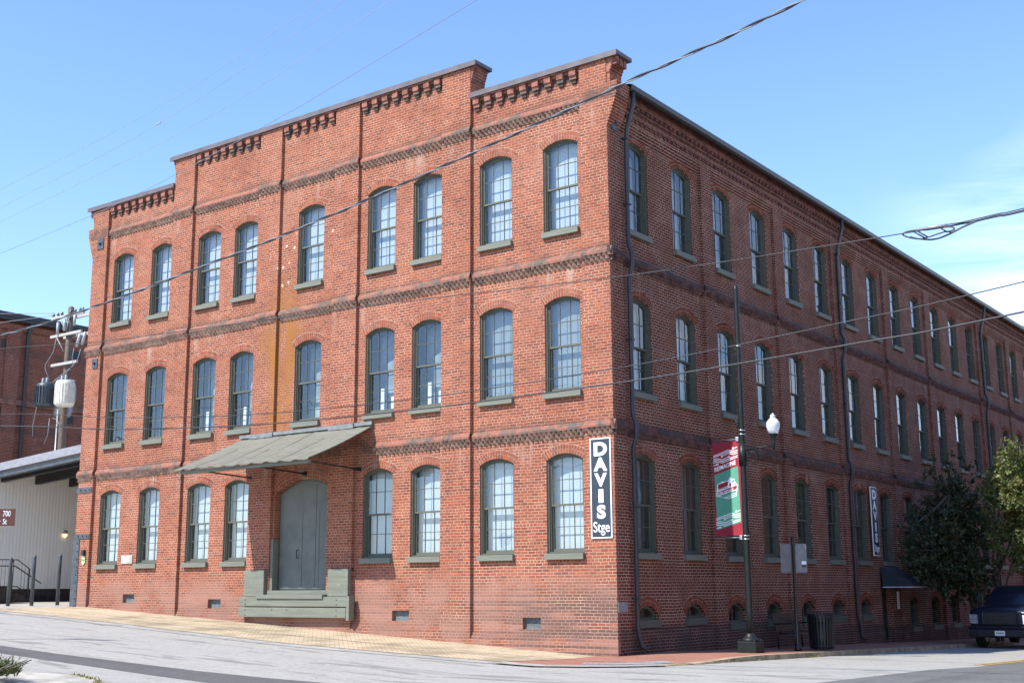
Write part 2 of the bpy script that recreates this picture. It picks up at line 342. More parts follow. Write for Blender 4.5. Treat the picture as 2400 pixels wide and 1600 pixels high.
# ------------------------------------------------------------------ mesh helpers
class MB:
    def __init__(s): s.v = []; s.f = []; s.mi = []; s.mats = []; s.cur = 0; s.smooth = False; s.sm = []
    def mat(s, m):
        m = MAT[m] if isinstance(m, str) else m
        if m not in s.mats: s.mats.append(m)
        s.cur = s.mats.index(m); return s
    def face(s, pts):
        b = len(s.v); s.v += [tuple(p) for p in pts]; s.f.append(tuple(range(b, b+len(pts)))); s.mi.append(s.cur); s.sm.append(s.smooth)
    def idx(s, verts, faces):
        b = len(s.v); s.v += [tuple(p) for p in verts]
        for f in faces: s.f.append(tuple(b+i for i in f)); s.mi.append(s.cur); s.sm.append(s.smooth)
    def box(s, x0, x1, y0, y1, z0, z1):
        x0, x1 = min(x0, x1), max(x0, x1); y0, y1 = min(y0, y1), max(y0, y1); z0, z1 = min(z0, z1), max(z0, z1)
        v = [(x, y, z) for z in (z0, z1) for y in (y0, y1) for x in (x0, x1)]
        s.idx(v, [(0, 2, 3, 1), (4, 5, 7, 6), (0, 1, 5, 4), (2, 6, 7, 3), (0, 4, 6, 2), (1, 3, 7, 5)])
    def rbox(s, x0, x1, y0, y1, z0, z1, b=0.01):
        bm = bmesh.new(); bmesh.ops.create_cube(bm, size=1)
        for vv in bm.verts:
            vv.co = Vector((x0+(vv.co.x+.5)*(x1-x0), y0+(vv.co.y+.5)*(y1-y0), z0+(vv.co.z+.5)*(z1-z0)))
        bmesh.ops.bevel(bm, geom=bm.edges[:], offset=b, segments=2, affect='EDGES', profile=0.6)
        bm.verts.index_update(); s.idx([vv.co[:] for vv in bm.verts], [[vv.index for vv in f.verts] for f in bm.faces]); bm.free()
    def prism(s, poly, mp, d0, d1, caps=(True, True)):
        """poly 2D list, mp(a,b,d)->xyz, swept between depths"""
        n = len(poly); A = [mp(a, b, d0) for a, b in poly]; B = [mp(a, b, d1) for a, b in poly]
        s.idx(A+B, [(i, (i+1) % n, n+(i+1) % n, n+i) for i in range(n)])
        if caps[0]: s.face(A[::-1])
        if caps[1]: s.face(B)
    def ring(s, outer, inner, mp, d0, d1):
        """closed frame between two outlines of equal length"""
        n = len(outer)
        P = [mp(a, b, d0) for a, b in outer]+[mp(a, b, d0) for a, b in inner]+[mp(a, b, d1) for a, b in outer]+[mp(a, b, d1) for a, b in inner]
        F = []
        for i in range(n):
            j = (i+1) % n
            F += [(i, j, n+j, n+i), (n+i, n+j, 3*n+j, 3*n+i), (2*n+j, 2*n+i, 3*n+i, 3*n+j), (j, i, 2*n+i, 2*n+j)]
        s.idx(P, F)
    def tube(s, pts, r, n=8, cap=True):
        pts = [Vector(p) for p in pts]; rs = r if isinstance(r, (list, tuple)) else [r]*len(pts)
        V = []; F = []
        ref = Vector((0, 0, 1))
        prev = None
        for i, p in enumerate(pts):
            d = (pts[min(i+1, len(pts)-1)]-pts[max(i-1, 0)]).normalized()
            if prev is None:
                a = d.cross(ref)
                if a.length < 0.1: a = d.cross(Vector((1, 0, 0)))
                a.normalize()
            else:
                a = (prev-d*prev.dot(d)).normalized()
            prev = a; b = d.cross(a)
            for k in range(n):
                th = 2*math.pi*k/n; V.append(p+(a*math.cos(th)+b*math.sin(th))*rs[i])
        for i in range(len(pts)-1):
            for k in range(n):
                F.append((i*n+k, i*n+(k+1) % n, (i+1)*n+(k+1) % n, (i+1)*n+k))
        sm = s.smooth; s.smooth = True; s.idx(V, F); s.smooth = sm
        if cap:
            s.face([V[k] for k in range(n)][::-1]); s.face([V[(len(pts)-1)*n+k] for k in range(n)])
    def lathe(s, prof, cx=0, cy=0, n=20, smooth=True):
        V = []; F = []
        for r, z in prof:
            for k in range(n):
                th = 2*math.pi*k/n; V.append((cx+r*math.cos(th), cy+r*math.sin(th), z))
        for i in range(len(prof)-1):
            for k in range(n): F.append((i*n+k, i*n+(k+1) % n, (i+1)*n+(k+1) % n, (i+1)*n+k))
        sm = s.smooth; s.smooth = smooth; s.idx(V, F); s.smooth = sm
        if prof[0][0] > 1e-4: s.face(V[:n][::-1])
        if prof[-1][0] > 1e-4: s.face(V[-n:])
    def poly(s, outer, holes, mp, d):
        loops = [[Vector((a, b, 0)) for a, b in outer]]+[[Vector((a, b, 0)) for a, b in h] for h in holes]
        flat = [p for l in loops for p in l]
        s.idx([mp(p.x, p.y, d) for p in flat], [tuple(t_) for t_ in tessellate_polygon(loops)])
    def build(s, name, parent=None, loc=None):
        me = bpy.data.meshes.new(name); me.from_pydata(s.v, [], s.f)
        for m in s.mats: me.materials.append(m)
        me.polygons.foreach_set('material_index', s.mi); me.polygons.foreach_set('use_smooth', s.sm)
        bm = bmesh.new(); bm.from_mesh(me); bmesh.ops.remove_doubles(bm, verts=bm.verts, dist=1e-5)
        bmesh.ops.recalc_face_normals(bm, faces=bm.faces); bm.to_mesh(me); bm.free(); me.update()
        o = bpy.data.objects.new(name, me); COL.objects.link(o)
        if loc: o.location = loc
        if parent: o.parent = parent
        return o
    def raw(s, name, parent=None, loc=None):          # no welding or normal repair (foliage)
        me = bpy.data.meshes.new(name); me.from_pydata(s.v, [], s.f)
        for m in s.mats: me.materials.append(m)
        me.polygons.foreach_set('material_index', s.mi); me.polygons.foreach_set('use_smooth', s.sm); me.update()
        o = bpy.data.objects.new(name, me); COL.objects.link(o)
        if loc: o.location = loc
        if parent: o.parent = parent
        return o

def tag(o, label, cat, group=None):
    o['label'] = label; o['category'] = cat
    if group: o['group'] = group
    return o
def thing(name, label, cat, loc=(0, 0, 0), rz=0, group=None):
    o = bpy.data.objects.new(name, None); o.empty_display_size = 0.2; COL.objects.link(o)
    o.location = loc; o.rotation_euler = (0, 0, rz); return tag(o, label, cat, group)
def struct(o, kind='structure'): o['kind'] = kind; return o
FR = lambda a, b, d: (a, d, b)          # front walls: a along X, b up, d depth along +Y
SD = lambda a, b, d: (-d, a, b)         # side walls: a along Y, b up, depth towards -X
def text(s, body, size, mp, d, x, z, bold=0.0, shear=0.0, sx=1.0, slope=0.0, align='CENTER', ext=0.004):
    """letters as solid geometry appended to builder s; mp maps (a,b,d)"""
    cu = bpy.data.curves.new('txt', 'FONT'); cu.body = body; cu.size = size; cu.offset = bold; cu.extrude = ext; cu.align_x = align; cu.resolution_u = 4
    o = bpy.data.objects.new('txt', cu); COL.objects.link(o)
    dg = bpy.context.evaluated_depsgraph_get(); dg.update()
    me = bpy.data.meshes.new_from_object(o.evaluated_get(dg))
    V = [mp(x+v.co.x*sx, z+v.co.y+v.co.x*sx*slope, d-v.co.z) for v in me.vertices]
    s.idx(V, [tuple(p.vertices) for p in me.polygons])
    bpy.data.objects.remove(o); bpy.data.curves.remove(cu); bpy.data.meshes.remove(me)

def arch_pts(hw, z0, zs, rise, n=10):
    """outline of an opening with a segmental head: bottom left round clockwise"""
    rad = (hw*hw+rise*rise)/(2*rise); cz = zs+rise-rad; a0 = math.asin(min(1, hw/rad))
    pts = [(-hw, z0), (hw, z0)]
    for i in range(n+1):
        a = a0-2*a0*i/n; pts.append((rad*math.sin(a), cz+rad*math.cos(a)))
    return pts
# ------------------------------------------------------------------ ground
def hill(x):
    t = -x
    if t <= 0: return 0.0
    return 0.052*t if t < 20 else 1.04+0.008*(min(t, 200)-20)
def zr(x, y):
    z = -0.42+hill(x)
    if y > 0: z -= 0.0235*min(y, 80)*max(0.0, min(1.0, x/2+1))
    return z
XS = [-260, -160, -100, -70, -50, -40, -34]+list(range(-30, 15))+[17, 20, 25, 30, 40, 60, 100, 180, 300]
YS = [-260, -160, -100, -70, -50, -40]+list(range(-34, 31))+[34, 38, 44, 50, 60, 70, 80, 110, 160, 300]

def asphalt(name, tone, streak_dir, seed, seal=False):
    t = NT(name); p = t.pos().outputs['Position']
    o = t.n('ShaderNodeVectorMath', {0: p, 1: (seed*7.3, seed*3.1, 0)}, operation='ADD').outputs[0]
    fine = t.noise(o, 55, 3, 0.7); mid = t.noise(o, 1.1, 6, 0.65)
    st = t.noise(t.scale(o, (0.13, 1.5, 1) if streak_dir == 'x' else (1.5, 0.13, 1)), 1.0, 6, 0.62, 0.3)
    c = t.mix(t.rng(fine, 0.25, 0.75), tuple(v*0.72 for v in tone)+(1,), tuple(v*1.2 for v in tone)+(1,))
    sp2 = t.n('ShaderNodeTexVoronoi', {'Vector': o, 'Scale': 16.0})
    c = t.mix(t.rng(sp2.outputs['Distance'], 0.30, 0.12, 0, 0.45), c, tuple(v*0.5 for v in tone)+(1,))
    c = t.mix(t.rng(mid, 0.32, 0.7, 0, 0.5), c, tuple(v*0.80 for v in tone)+(1,))
    c = t.mix(t.rng(t.noise(o, 7.0, 5, 0.75), 0.42, 0.66, 0, 0.5), c, tuple(v*0.62 for v in tone)+(1,))
    c = t.mix(t.rng(st, 0.52, 0.68, 0, 0.65), c, tuple(v*0.52 for v in tone)+(1,))
    if not seal:
        oil = t.noise(t.scale(o, (0.42, 2.6, 1) if streak_dir == 'x' else (2.6, 0.42, 1)), 1.0, 3, 0.5, 0.6)
        c = t.mix(t.rng(oil, 0.59, 0.66, 0, 0.6), c, tuple(v*0.40 for v in tone)+(1,))
    vo = t.n('ShaderNodeTexVoronoi', {'Vector': t.n('ShaderNodeVectorMath', {0: o, 1: t.n('ShaderNodeVectorMath', {0: t.n('ShaderNodeTexNoise', {'Vector': o, 'Scale': 1.5, 'Detail': 4}).outputs['Color'], 'Scale': 1.4}, operation='SCALE').outputs[0]}, operation='ADD').outputs[0], 'Scale': 0.33}, feature='DISTANCE_TO_EDGE')
    c = t.mix(t.rng(vo.outputs['Distance'], 0.008, 0.001, 0, 0.35), c, tuple(v*0.35 for v in tone)+(1,))
    t.set(t.b, 'Base Color', c); t.set(t.b, 'Roughness', 0.93); t.set(t.b, 'Specular IOR Level', 0.2)
    t.bump(fine, 0.4, 0.01)
    return t.m
MAT['asphalt'] = asphalt('old_asphalt', (0.37, 0.355, 0.322), 'x', 1)
MAT['asphalt_dark'] = asphalt('patched_asphalt', (0.125, 0.12, 0.117), 'x', 2, True)
MAT['asphalt_lane'] = asphalt('lane_asphalt', (0.155, 0.152, 0.148), 'y', 3, True)
def pavers(name, a, b, mcol, rot, bw, rh, dirt):
    t = NT(name); p = t.pos().outputs['Position']
    v = t.scale(p, (1, 1, 1), (0, 0, rot))
    bt = t.n('ShaderNodeTexBrick', {'Vector': v, 'Color1': C(*a), 'Color2': C(*b), 'Mortar': C(*mcol), 'Scale': 1.0, 'Mortar Size': 0.006, 'Brick Width': bw, 'Row Height': rh, 'Mortar Smooth': 0.2}, offset=0.5)
    n = t.noise(p, 0.9, 6, 0.65); n2 = t.noise(p, 14, 4, 0.65)
    c = t.mix(t.rng(n, 0.42, 0.68, 0, dirt), bt.outputs['Color'], C(*[x*0.52 for x in a]))
    c = t.mix(t.rng(n2, 0.5, 0.75, 0, 0.4), c, C(*[x*0.6 for x in b]))
    t.set(t.b, 'Base Color', c); t.set(t.b, 'Roughness', 0.9); t.set(t.b, 'Specular IOR Level', 0.2)
    t.bump(t.math('SUBTRACT', t.math('MULTIPLY', n2, 0.4), bt.outputs['Fac']), 0.5, 0.012)
    return t.m
MAT['tan_paver'] = pavers('tan_paver', (0.45, 0.36, 0.24), (0.51, 0.41, 0.275), (0.31, 0.25, 0.175), R(45), 0.21, 0.105, 0.85)
MAT['red_paver'] = pavers('red_paver', (0.30, 0.135, 0.092), (0.36, 0.17, 0.12), (0.2, 0.12, 0.09), 0.0, 0.21, 0.105, 0.3)
MAT['concrete'] = plain('concrete', C(0.30, 0.285, 0.255), 0.9, var=0.25, nscale=2.5, bump=0.3)
MAT['pale_concrete'] = plain('pale_concrete', C(0.36, 0.335, 0.285), 0.9, var=0.25, nscale=3, bump=0.3)
MAT['warning'] = plain('grey_tile', C(0.26, 0.26, 0.25), 0.8, var=0.2, nscale=20, bump=0.6)
MAT['yellow'] = plain('yellow_line', C(0.42, 0.26, 0.04), 0.7, var=0.35, nscale=10)
MAT['curb'] = plain('curb_stone', C(0.33, 0.25, 0.15), 0.9, var=0.4, nscale=3, bump=0.4)

def sheet(name, m, rows, off):
    """rows: list of lists of (x,y); quads between rows, draped on the ground"""
    b = MB().mat(m); n = len(rows[0])
    of = off if callable(off) else (lambda x, y: off)
    V = [(x, y, zr(x, y)+of(x, y)) for r in rows for x, y in r]
    b.idx(V, [(i*n+j, i*n+j+1, (i+1)*n+j+1, (i+1)*n+j) for i in range(len(rows)-1) for j in range(n-1)])
    return struct(b.build(name))
sheet('road', 'asphalt', [[(x, y) for x in XS] for y in YS], 0.0)

# pavement edge from the hill round the corner and along the side street
EDGE = [(-44, -3.85), (-36, -3.85), (-30, -3.85), (-20, -3.85), (-18, -3.87), (-16, -3.84), (-14, -3.88), (-12, -3.98), (-10, -4.1), (-8, -4.22), (-7, -4.26), (-6, -4.2), (-5, -4.08), (-4, -3.94), (-3, -3.78), (-2, -3.62), (-1, -3.42)]
def lerp_rows(inner, outer, n):
    return [[(a[0]+(b[0]-a[0])*i/n, a[1]+(b[1]-a[1])*i/n) for a, b in zip(inner, outer)] for i in range(n+1)]
tan_in = [(x, 0.08 if -20.8 < x else 1.2) for x, y in EDGE]
tan_in[-1] = (-0.35, 0.05)
PAVE = lambda x, y: 0.016
tan_in = [p for p in tan_in if p[0] >= -20]; tan_ed = [p for p in EDGE if p[0] >= -20]
tan_out = [(x, y+0.42) for x, y in tan_ed]
sheet('sidewalk', 'tan_paver', lerp_rows(tan_in, tan_out, 4), PAVE)
sheet('gutter_strip', 'concrete', lerp_rows([(x, y) for x, y in tan_out], [(x, y-0.12) for x, y in tan_ed], 1), lambda x, y: 0.008)
# paved yard and concrete apron between the warehouse and the shed
sheet('driveway', 'pale_concrete', lerp_rows([(x, 26) for x in (-44, -40, -36, -33, -30, -27, -24, -21, -20.0)], [(-44, -3.87), (-40, -3.87), (-36, -3.87), (-33, -3.87), (-30, -3.87), (-27, -3.87), (-24, -3.87), (-21, -3.87), (-20.0, -3.87)], 6), 0.012)
# red brick corner and the side street's pavement with its curb
ARC = [(-1, -3.42), (0.0, -3.2), (0.9, -2.85), (1.6, -2.35), (2.15, -1.65), (2.5, -0.8), (2.6, 0.0), (2.6, 1), (2.6, 2), (2.6, 3)]+[(2.6, float(y)) for y in range(4, 81, 2)]
ain = [(-0.35, 0.05), (-0.05, 0.05), (-0.02, 0.06), (0.0, 0.07), (0.0, 0.08), (0.0, 0.3), (0.0, 0.6), (0.0, 1), (0.0, 2), (0.0, 3)]+[(0.0, float(y)) for y in range(4, 81, 2)]
def side_h(x, y): return 0.016+0.094*max(0.0, min(1.0, (y+1.2)/2.6))
aout = [(a[0]+(b[0]-a[0])*0.9, a[1]+(b[1]-a[1])*0.9) for a, b in zip(ain, ARC)]
for i in range(7, len(ARC)): aout[i] = (2.42, ARC[i][1])
sheet('sidewalk', 'red_paver', lerp_rows(ain, aout, 3), side_h)
cb = MB().mat('curb')
for i in range(3, len(ARC)-1):
    a0, a1, b0, b1 = aout[i], aout[i+1], ARC[i], ARC[i+1]
    z = lambda p: zr(*p)+side_h(*p)+0.004
    cb.face([(*a0, z(a0)), (*a1, z(a1)), (*b1, z(b1)), (*b0, z(b0))])
    cb.face([(*b0, z(b0)), (*b1, z(b1)), (b1[0]+0.02, b1[1], zr(*b1)-0.02), (b0[0]+0.02, b0[1], zr(*b0)-0.02)])
struct(cb.build('curb'))
gs = MB().mat('concrete')
for i in range(0, 4):
    a0, a1, b0, b1 = aout[i], aout[i+1], ARC[i], ARC[i+1]
    z = lambda p: zr(*p)+0.026
    e = lambda p: (p[0]+0.08, p[1]-0.12)
    gs.face([(*a0, z(a0)+.004), (*a1, z(a1)+.004), (*e(b1), z(b1)), (*e(b0), z(b0))])
struct(gs.build('gutter_strip'))
wp = MB().mat('warning')
pts = [(0.5, -2.35), (1.15, -2.0), (1.65, -1.5), (1.98, -0.95)]
pin = [(0.25, -1.8), (0.8, -1.5), (1.2, -1.05), (1.5, -0.6)]
for i in range(3):
    wp.face([(*q, zr(*q)+side_h(*q)+0.006) for q in (pin[i], pin[i+1], pts[i+1], pts[i])])
for i in range(3):
    for u_ in (0.12, 0.31, 0.5, 0.69, 0.88):
        for v_ in (0.15, 0.38, 0.61, 0.84):
            ax = pin[i][0]+(pin[i+1][0]-pin[i][0])*u_; ay = pin[i][1]+(pin[i+1][1]-pin[i][1])*u_
            bx = pts[i][0]+(pts[i+1][0]-pts[i][0])*u_; by = pts[i][1]+(pts[i+1][1]-pts[i][1])*u_
            x_, y_ = ax+(bx-ax)*v_, ay+(by-ay)*v_; z_ = zr(x_, y_)+side_h(x_, y_)+0.006
            wp.lathe([(0.022, z_), (0.015, z_+0.006), (0.0, z_+0.007)], x_, y_, 6)
struct(wp.build('tactile_paving'))
# darker repair strip along the front street, dark lane and centre line on the side street
strip = [(-44, -9.9, .45), (-30, -9.9, .45), (-20, -9.9, .45), (-12, -9.95, .45), (-9, -9.98, .45), (-7, -10.0, .43), (-5, -9.95, .48), (-3, -9.9, .55), (-1.5, -9.75, .65), (0, -9.5, .8), (1.2, -9.3, 1.0), (2.4, -9.1, 1.1), (3.6, -9.0, 1.0), (4.6, -9.0, .8), (5.4, -9.0, .5)]
sheet('road_patch', 'asphalt_dark', [[(x, y+h) for x, y, h in strip], [(x, y-h) for x, y, h in strip]], 0.004)
ln = [-16., -14., -12., -10., -8., -6., -4.]+[float(v) for v in range(-2, 12)]+[14., 18., 24., 30., 38., 44., 60., 80.]
sheet('road_lane', 'asphalt_lane', [[(7.25-(0.13*(2-y) if y < 2 else 0), y) for y in ln], [(14.5, y) for y in ln]], 0.004)
for x in (6.95, 7.15):
    ll = [y for y in ln if y >= 3]
    sheet('road_marking', 'yellow', [[(x-0.055, y) for y in ll], [(x+0.055, y) for y in ll]], 0.008)

# ------------------------------------------------------------------ the brick warehouse
WX = -20.73
BLDG = thing('brick_warehouse', 'long three storey red brick warehouse with stepped parapet on the street corner', 'building', (WX/2, 0, 0))
class PB(MB):                            # parts are written in world coordinates and hung on the building
    root = None
    def part(s, name, parent=None):
        r = parent or PB.root
        o = s.build(name); o.parent = r
        if r is PB.root: o.matrix_parent_inverse = Matrix.Translation(-Vector(r.location))
        return o
PB.root = BLDG
REC = 0.10                               # panels sit back from the piers
# opening sizes
HW, RISE, SH = 0.53, 0.155, 2.21
F_X = [-19.1, -17.09, -14.76, -13.05, -10.25, -7.47, -5.78, -3.49, -1.45]
SILL = {1: 1.95, 2: 5.80, 3: 9.85}
S_Y = [1.55+2.36*i for i in range(17)]

# front panel wall with its openings
fo = []; wins = []
for row in (1, 2, 3):
    for i, x in enumerate(F_X):
        if row == 1 and i == 4: continue
        fo.append([(x+a, b) for a, b in arch_pts(HW, SILL[row], SILL[row]+SH, RISE)]); wins.append(('f', row, i, x))
DX0, DX1 = -11.42, -9.03
dcx, dhw = (DX0+DX1)/2, (DX1-DX0)/2
door_out = [(dcx+a, b) for a, b in arch_pts(dhw, 1.12, 3.82, 0.39, 14)]
fo.append(door_out)
vents = [(-18.18, -17.61, 0.77, 1.03), (-14.14, -13.58, 0.62, 0.88), (-6.9, -6.32, 0.34, 0.60), (-2.72, -2.19, 0.19, 0.46)]
for x0, x1, z0, z1 in vents: fo.append([(x0, z0), (x1, z0), (x1, z1), (x0, z1)])
ZT, ZM = 14.02, 14.93
outline = [(WX, -0.8), (0, -0.8), (0, ZT), (-4.24, ZT), (-4.24, ZM), (-16.49, ZM), (-16.49, ZT), (WX, ZT)]
b = PB().mat('brick_front')
b.poly(outline, fo, FR, REC)
for h in fo:
    n = len(h); dep = 0.30
    A = [FR(p[0], p[1], REC) for p in h]; B = [FR(p[0], p[1], REC+dep) for p in h]
    b.idx(A+B, [(i, n+i, n+(i+1) % n, (i+1) % n) for i in range(n)])
# back of the parapet
b.poly([(WX, 13.0), (0, 13.0), (0, ZT), (-4.24, ZT), (-4.24, ZM), (-16.49, ZM), (-16.49, ZT), (WX, ZT)], [], FR, 0.62)
b.face([(-4.24, REC, ZT), (-4.24, 0.62, ZT), (-4.24, 0.62, ZM), (-4.24, REC, ZM)])
b.face([(-16.49, REC, ZT), (-16.49, 0.62, ZT), (-16.49, 0.62, ZM), (-16.49, REC, ZM)])
# piers
PIERS = [(WX, -19.95), (-16.49, -15.52), (-12.44, -11.5), (-9.24, -8.3), (-5.22, -4.25), (-0.79, 0.0)]
for k, (x0, x1) in enumerate(PIERS):
    zt = ZM if 1 <= k <= 4 else 13.46
    for a0, a1 in (([(-0.8, zt)]) if k not in (2, 3) else [(-0.8, 0.93), (1.66, zt)] if k == 2 else [(-0.8, 0.93), (1.66, zt)]):
        b.box(x0, x1, 0.0 if k else 0.001, REC+0.02, a0, a1)
    if k in (2, 3):                       # behind the dock guards the brick carries on
        b.box(x0, x1, 0.02, REC+0.02, 0.9, 1.7)
    if k in (0, 5): b.box(x0, x1, 0.0, REC+0.02, 13.46, ZT)
# foot of each panel steps out in three courses
for x0, x1, z in ((-19.95, -16.49, 0.70), (-15.52, -12.44, 0.54), (-8.3, -5.22, 0.27), (-4.25, -0.79, 0.10)):
    for i in range(3): b.box(x0, x1, 0.075-0.034*i, REC+0.02, -0.8, z-0.0725*i)
b.box(-11.5, -9.24, 0.01, REC+0.02, -0.8, 0.62)
front = b.part('front_wall')

# segmental arches of header bricks, two rings
def arch_ring(mb, mp, cx, zs, hw, rise, d, n, rings=2, first=0.004):
    rad = (hw*hw+rise*rise)/(2*rise); cz = zs+rise-rad; a0 = math.asin(hw/rad)+0.03
    for r in range(rings):
        ri, ro = rad+first+r*0.108, rad+first+r*0.108+0.099
        m = n+r*2
        for i in range(m):
            t0 = -a0+2*a0*(i+0.07)/m; t1 = -a0+2*a0*(i+0.93)/m
            P = [(cx+rr*math.sin(tt), cz+rr*math.cos(tt)) for rr, tt in ((ri, t0), (ro, t0), (ro, t1), (ri, t1))]
            mb.prism(P, mp, d-random.uniform(0.004, 0.009), d+0.03, caps=(True, False))
    mb2 = mb.cur; mb.mat('mortar')
    P = [(cx+(rad+0.002)*math.sin(-a0+2*a0*i/12), cz+(rad+0.002)*math.cos(-a0+2*a0*i/12)) for i in range(13)]
    Q = [(cx+(rad+0.108*rings+0.004)*math.sin(-a0+2*a0*i/12), cz+(rad+0.108*rings+0.004)*math.cos(-a0+2*a0*i/12)) for i in range(13)]
    mb.poly(P+Q[::-1], [], mp, d-0.002); mb.cur = mb2
b = PB().mat('brick_arch')
for f_, row, i, x in wins: arch_ring(b, FR, x, SILL[row]+SH, HW, RISE, REC, 15)
arch_ring(b, FR, dcx, 3.82, dhw, 0.39, REC, 28, 3)
b.part('window_arches')['kind'] = 'stuff'

# belt courses: projecting cap of two courses over two rows of dogtooth bricks
def belt(mb, mp, u0, u1, zt, face, cap='soot_brick', tooth='dogtooth_brick'):
    """u range, top z, depth of the wall face it sits on"""
    mb.mat(cap)
    P = [(face+0.03, zt+0.10), (face-0.008, zt+0.095), (face-0.03, zt+0.045), (face-0.06, zt+0.0), (face-0.06, zt-0.060), (face+0.03, zt-0.060)]
    mb.prism([(p[0], p[1]) for p in P], lambda a, c, d: mp(d, c, a), u0, u1)
    mb.mat(tooth)
    step = 0.145; n = max(1, int(round((u1-u0)/step))); st = (u1-u0)/n
    for r, (z1, z0, pr) in enumerate(((zt-0.060, zt-0.146, 0.105), (zt-0.146, zt-0.232, 0.082))):
        off = 0.0 if r == 0 else 0.5
        for i in range(n):
            c = u0+st*(i+0.5+off*0.999)
            if c+st*0.5 > u1+0.01: c -= st*n if n > 1 else 0
            if c-st*.5 < u0-0.01: continue
            T = [(c-st*0.49, face+0.01), (c, face-pr), (c+st*0.49, face+0.01)]
            z1r = z1-random.uniform(0, 0.004)
            V = [mp(T[0][0], z0, T[0][1]), mp(T[1][0], z0, T[1][1]), mp(T[2][0], z0, T[2][1]), mp(T[0][0], z1r, T[0][1]), mp(T[1][0], z1r, T[1][1]), mp(T[2][0], z1r, T[2][1])]
            mb.idx(V, [(0, 1, 4, 3), (1, 2, 5, 4), (3, 4, 5), (0, 2, 1)])
    mb.prism([(face+0.02, zt-0.232), (face-0.015, zt-0.232), (face-0.015, zt-0.25), (face+0.02, zt-0.25)], lambda a, c, d: mp(d, c, a), u0, u1)
PANELS = [(-19.95, -16.49), (-15.52, -12.44), (-11.5, -9.24), (-8.3, -5.22), (-4.25, -0.79)]
for zt in (4.92, 9.10, 13.12):
    for k, (x0, x1) in enumerate(PANELS):
        if zt < 5 and k == 2: continue
        b = PB()
        if zt < 5 and k in (1, 3):
            belt(b, FR, x0 if k == 1 else -7.62, -12.95 if k == 1 else x1, zt, REC)
        else: belt(b, FR, x0, x1, zt, REC)
        b.part('belt_course')
    for k, (x0, x1) in enumerate(PIERS):
        if zt > 13 and k in (0, 5): continue
        if zt < 5 and k in (2, 3): continue
        b = PB(); belt(b, FR, x0-(0.08 if k == 0 else 0.0), x1+(0.08 if k == 5 else 0.0), zt, 0.0)
        b.part('belt_course')

# corbel table under the coping
b = PB().mat('corbel_brick')
for k, (x0, x1) in enumerate(PANELS):
    zt = ZM if 1 <= k <= 3 else ZT
    n = 9 if k in (0, 4) else (8 if k != 2 else 6); pit = (x1-x0)/n
    b.mat('corbel_brick'); b.box(x0+.003, x1-.003, REC-0.125, REC+0.02, zt-0.075, zt-0.002)
    b.mat('corbel_shade'); b.box(x0+.004, x1-.004, REC-0.004, REC+0.02, zt-0.34, zt-0.0755)  # thin dark panel painting the shadow in the bracket gaps
    for i in range(n):
        c = x0+pit*(i+0.5); h = 0.098
        b.mat('corbel_brick'); b.box(c-h, c+h, REC-0.122, REC+0.01, zt-0.235, zt-0.077)
        b.mat('soot_brick'); b.box(c-h, c+h, REC-0.088, REC+0.01, zt-0.325, zt-0.2355)  # lower bracket steps coloured dark for the shadow on them
        b.mat('corbel_shade'); b.box(c-h*0.72, c+h*0.72, REC-0.05, REC+0.01, zt-0.42, zt-0.3255)
        b.mat('soot_brick'); b.box(c+h+.002, c+pit-h-.002 if i < n-1 else x1-0.005, REC-0.05, REC+0.01, zt-0.15, zt-0.077)
b.part('corbel_table')

# corbelled shoulders (kneelers) at both ends, and the ends of the raised middle
def steps(x, sgn, prof, y0, y1):
    """courses stepping outwards: prof gives projection at z"""
    z = prof[0][0]
    while z < prof[-1][0]-0.01:
        for (za, pa), (zb, pb) in zip(prof, prof[1:]):
            if za <= z <= zb: pr = pa+(pb-pa)*(z-za)/(zb-za+1e-9)
        if pr > 0.004: b.box(x-0.05*sgn, x+sgn*pr, y0, y1, z, min(z+0.0725, prof[-1][0]))
        z += 0.0725
for x, s in ((0.0, 1), (WX, -1)):
    b = PB().mat('brick_front')
    steps(x, s, [(12.22, 0.0), (12.58, .14), (13.0, .29), (13.35, .32)], 0.0015, 0.60)
    b.box(x-0.05*s, x+s*0.10, 0.03, 0.58, 13.35, 13.62)
    b.mat('corbel_brick'); steps(x, s, [(13.62, 0.10), (14.02, .27)], 0.02, 0.59)
    for yy in (0.10, 0.28, 0.46): b.box(x+s*0.1, x+s*0.30, yy-0.06, yy+0.06, 13.80, 14.0)
    b.part('corbelled_shoulder')
for x, s in ((-4.25, 1), (-16.49, -1)):
    b = PB().mat('corbel_brick'); steps(x, s, [(14.50, 0.02), (14.93, .16)], 0.02, 0.60); b.part('parapet_end')
for x0, x1, z in ((-4.245, 0.36, ZT), (WX-0.36, -16.485, ZT), (-16.72, -4.03, ZM)):
    b = PB().mat('coping')
    b.box(x0, x1, -0.075, 0.68, z, z+0.10)
    b.box(x0, x1, -0.078, -0.06, z-0.045, z-0.0)
    b.part('coping')

# door, jambs, dock guards
b = PB().mat('door_paint')
dr = [(dcx+a, c) for a, c in arch_pts(dhw-0.004, 1.12, 3.82, 0.386, 14)]
b.poly(dr, [], FR, REC+0.20)
door = b.part('door')
b = PB().mat('door_paint')
b.prism([(dcx+a, c) for a, c in arch_pts(dhw-0.07, 1.16, 3.78, 0.36, 14)], FR, REC+0.172, REC+0.202)
b.mat('iron'); b.box(-9.93, -9.915, REC+0.168, REC+0.173, 1.2, 4.05); b.mat('door_paint')
for x in (-10.46, -9.80): b.box(x-.012, x+.012, REC+0.163, REC+0.173, 1.2, 3.3)
b.part('door_leaf', door)
b = PB().mat('iron'); b.tube([(-10.62, REC+.172, 2.0), (-10.62, REC+.12, 2.03), (-10.62, REC+.12, 2.22), (-10.62, REC+.172, 2.25)], 0.014, 6)
b.part('door_handle', door)
b = PB().mat('green')
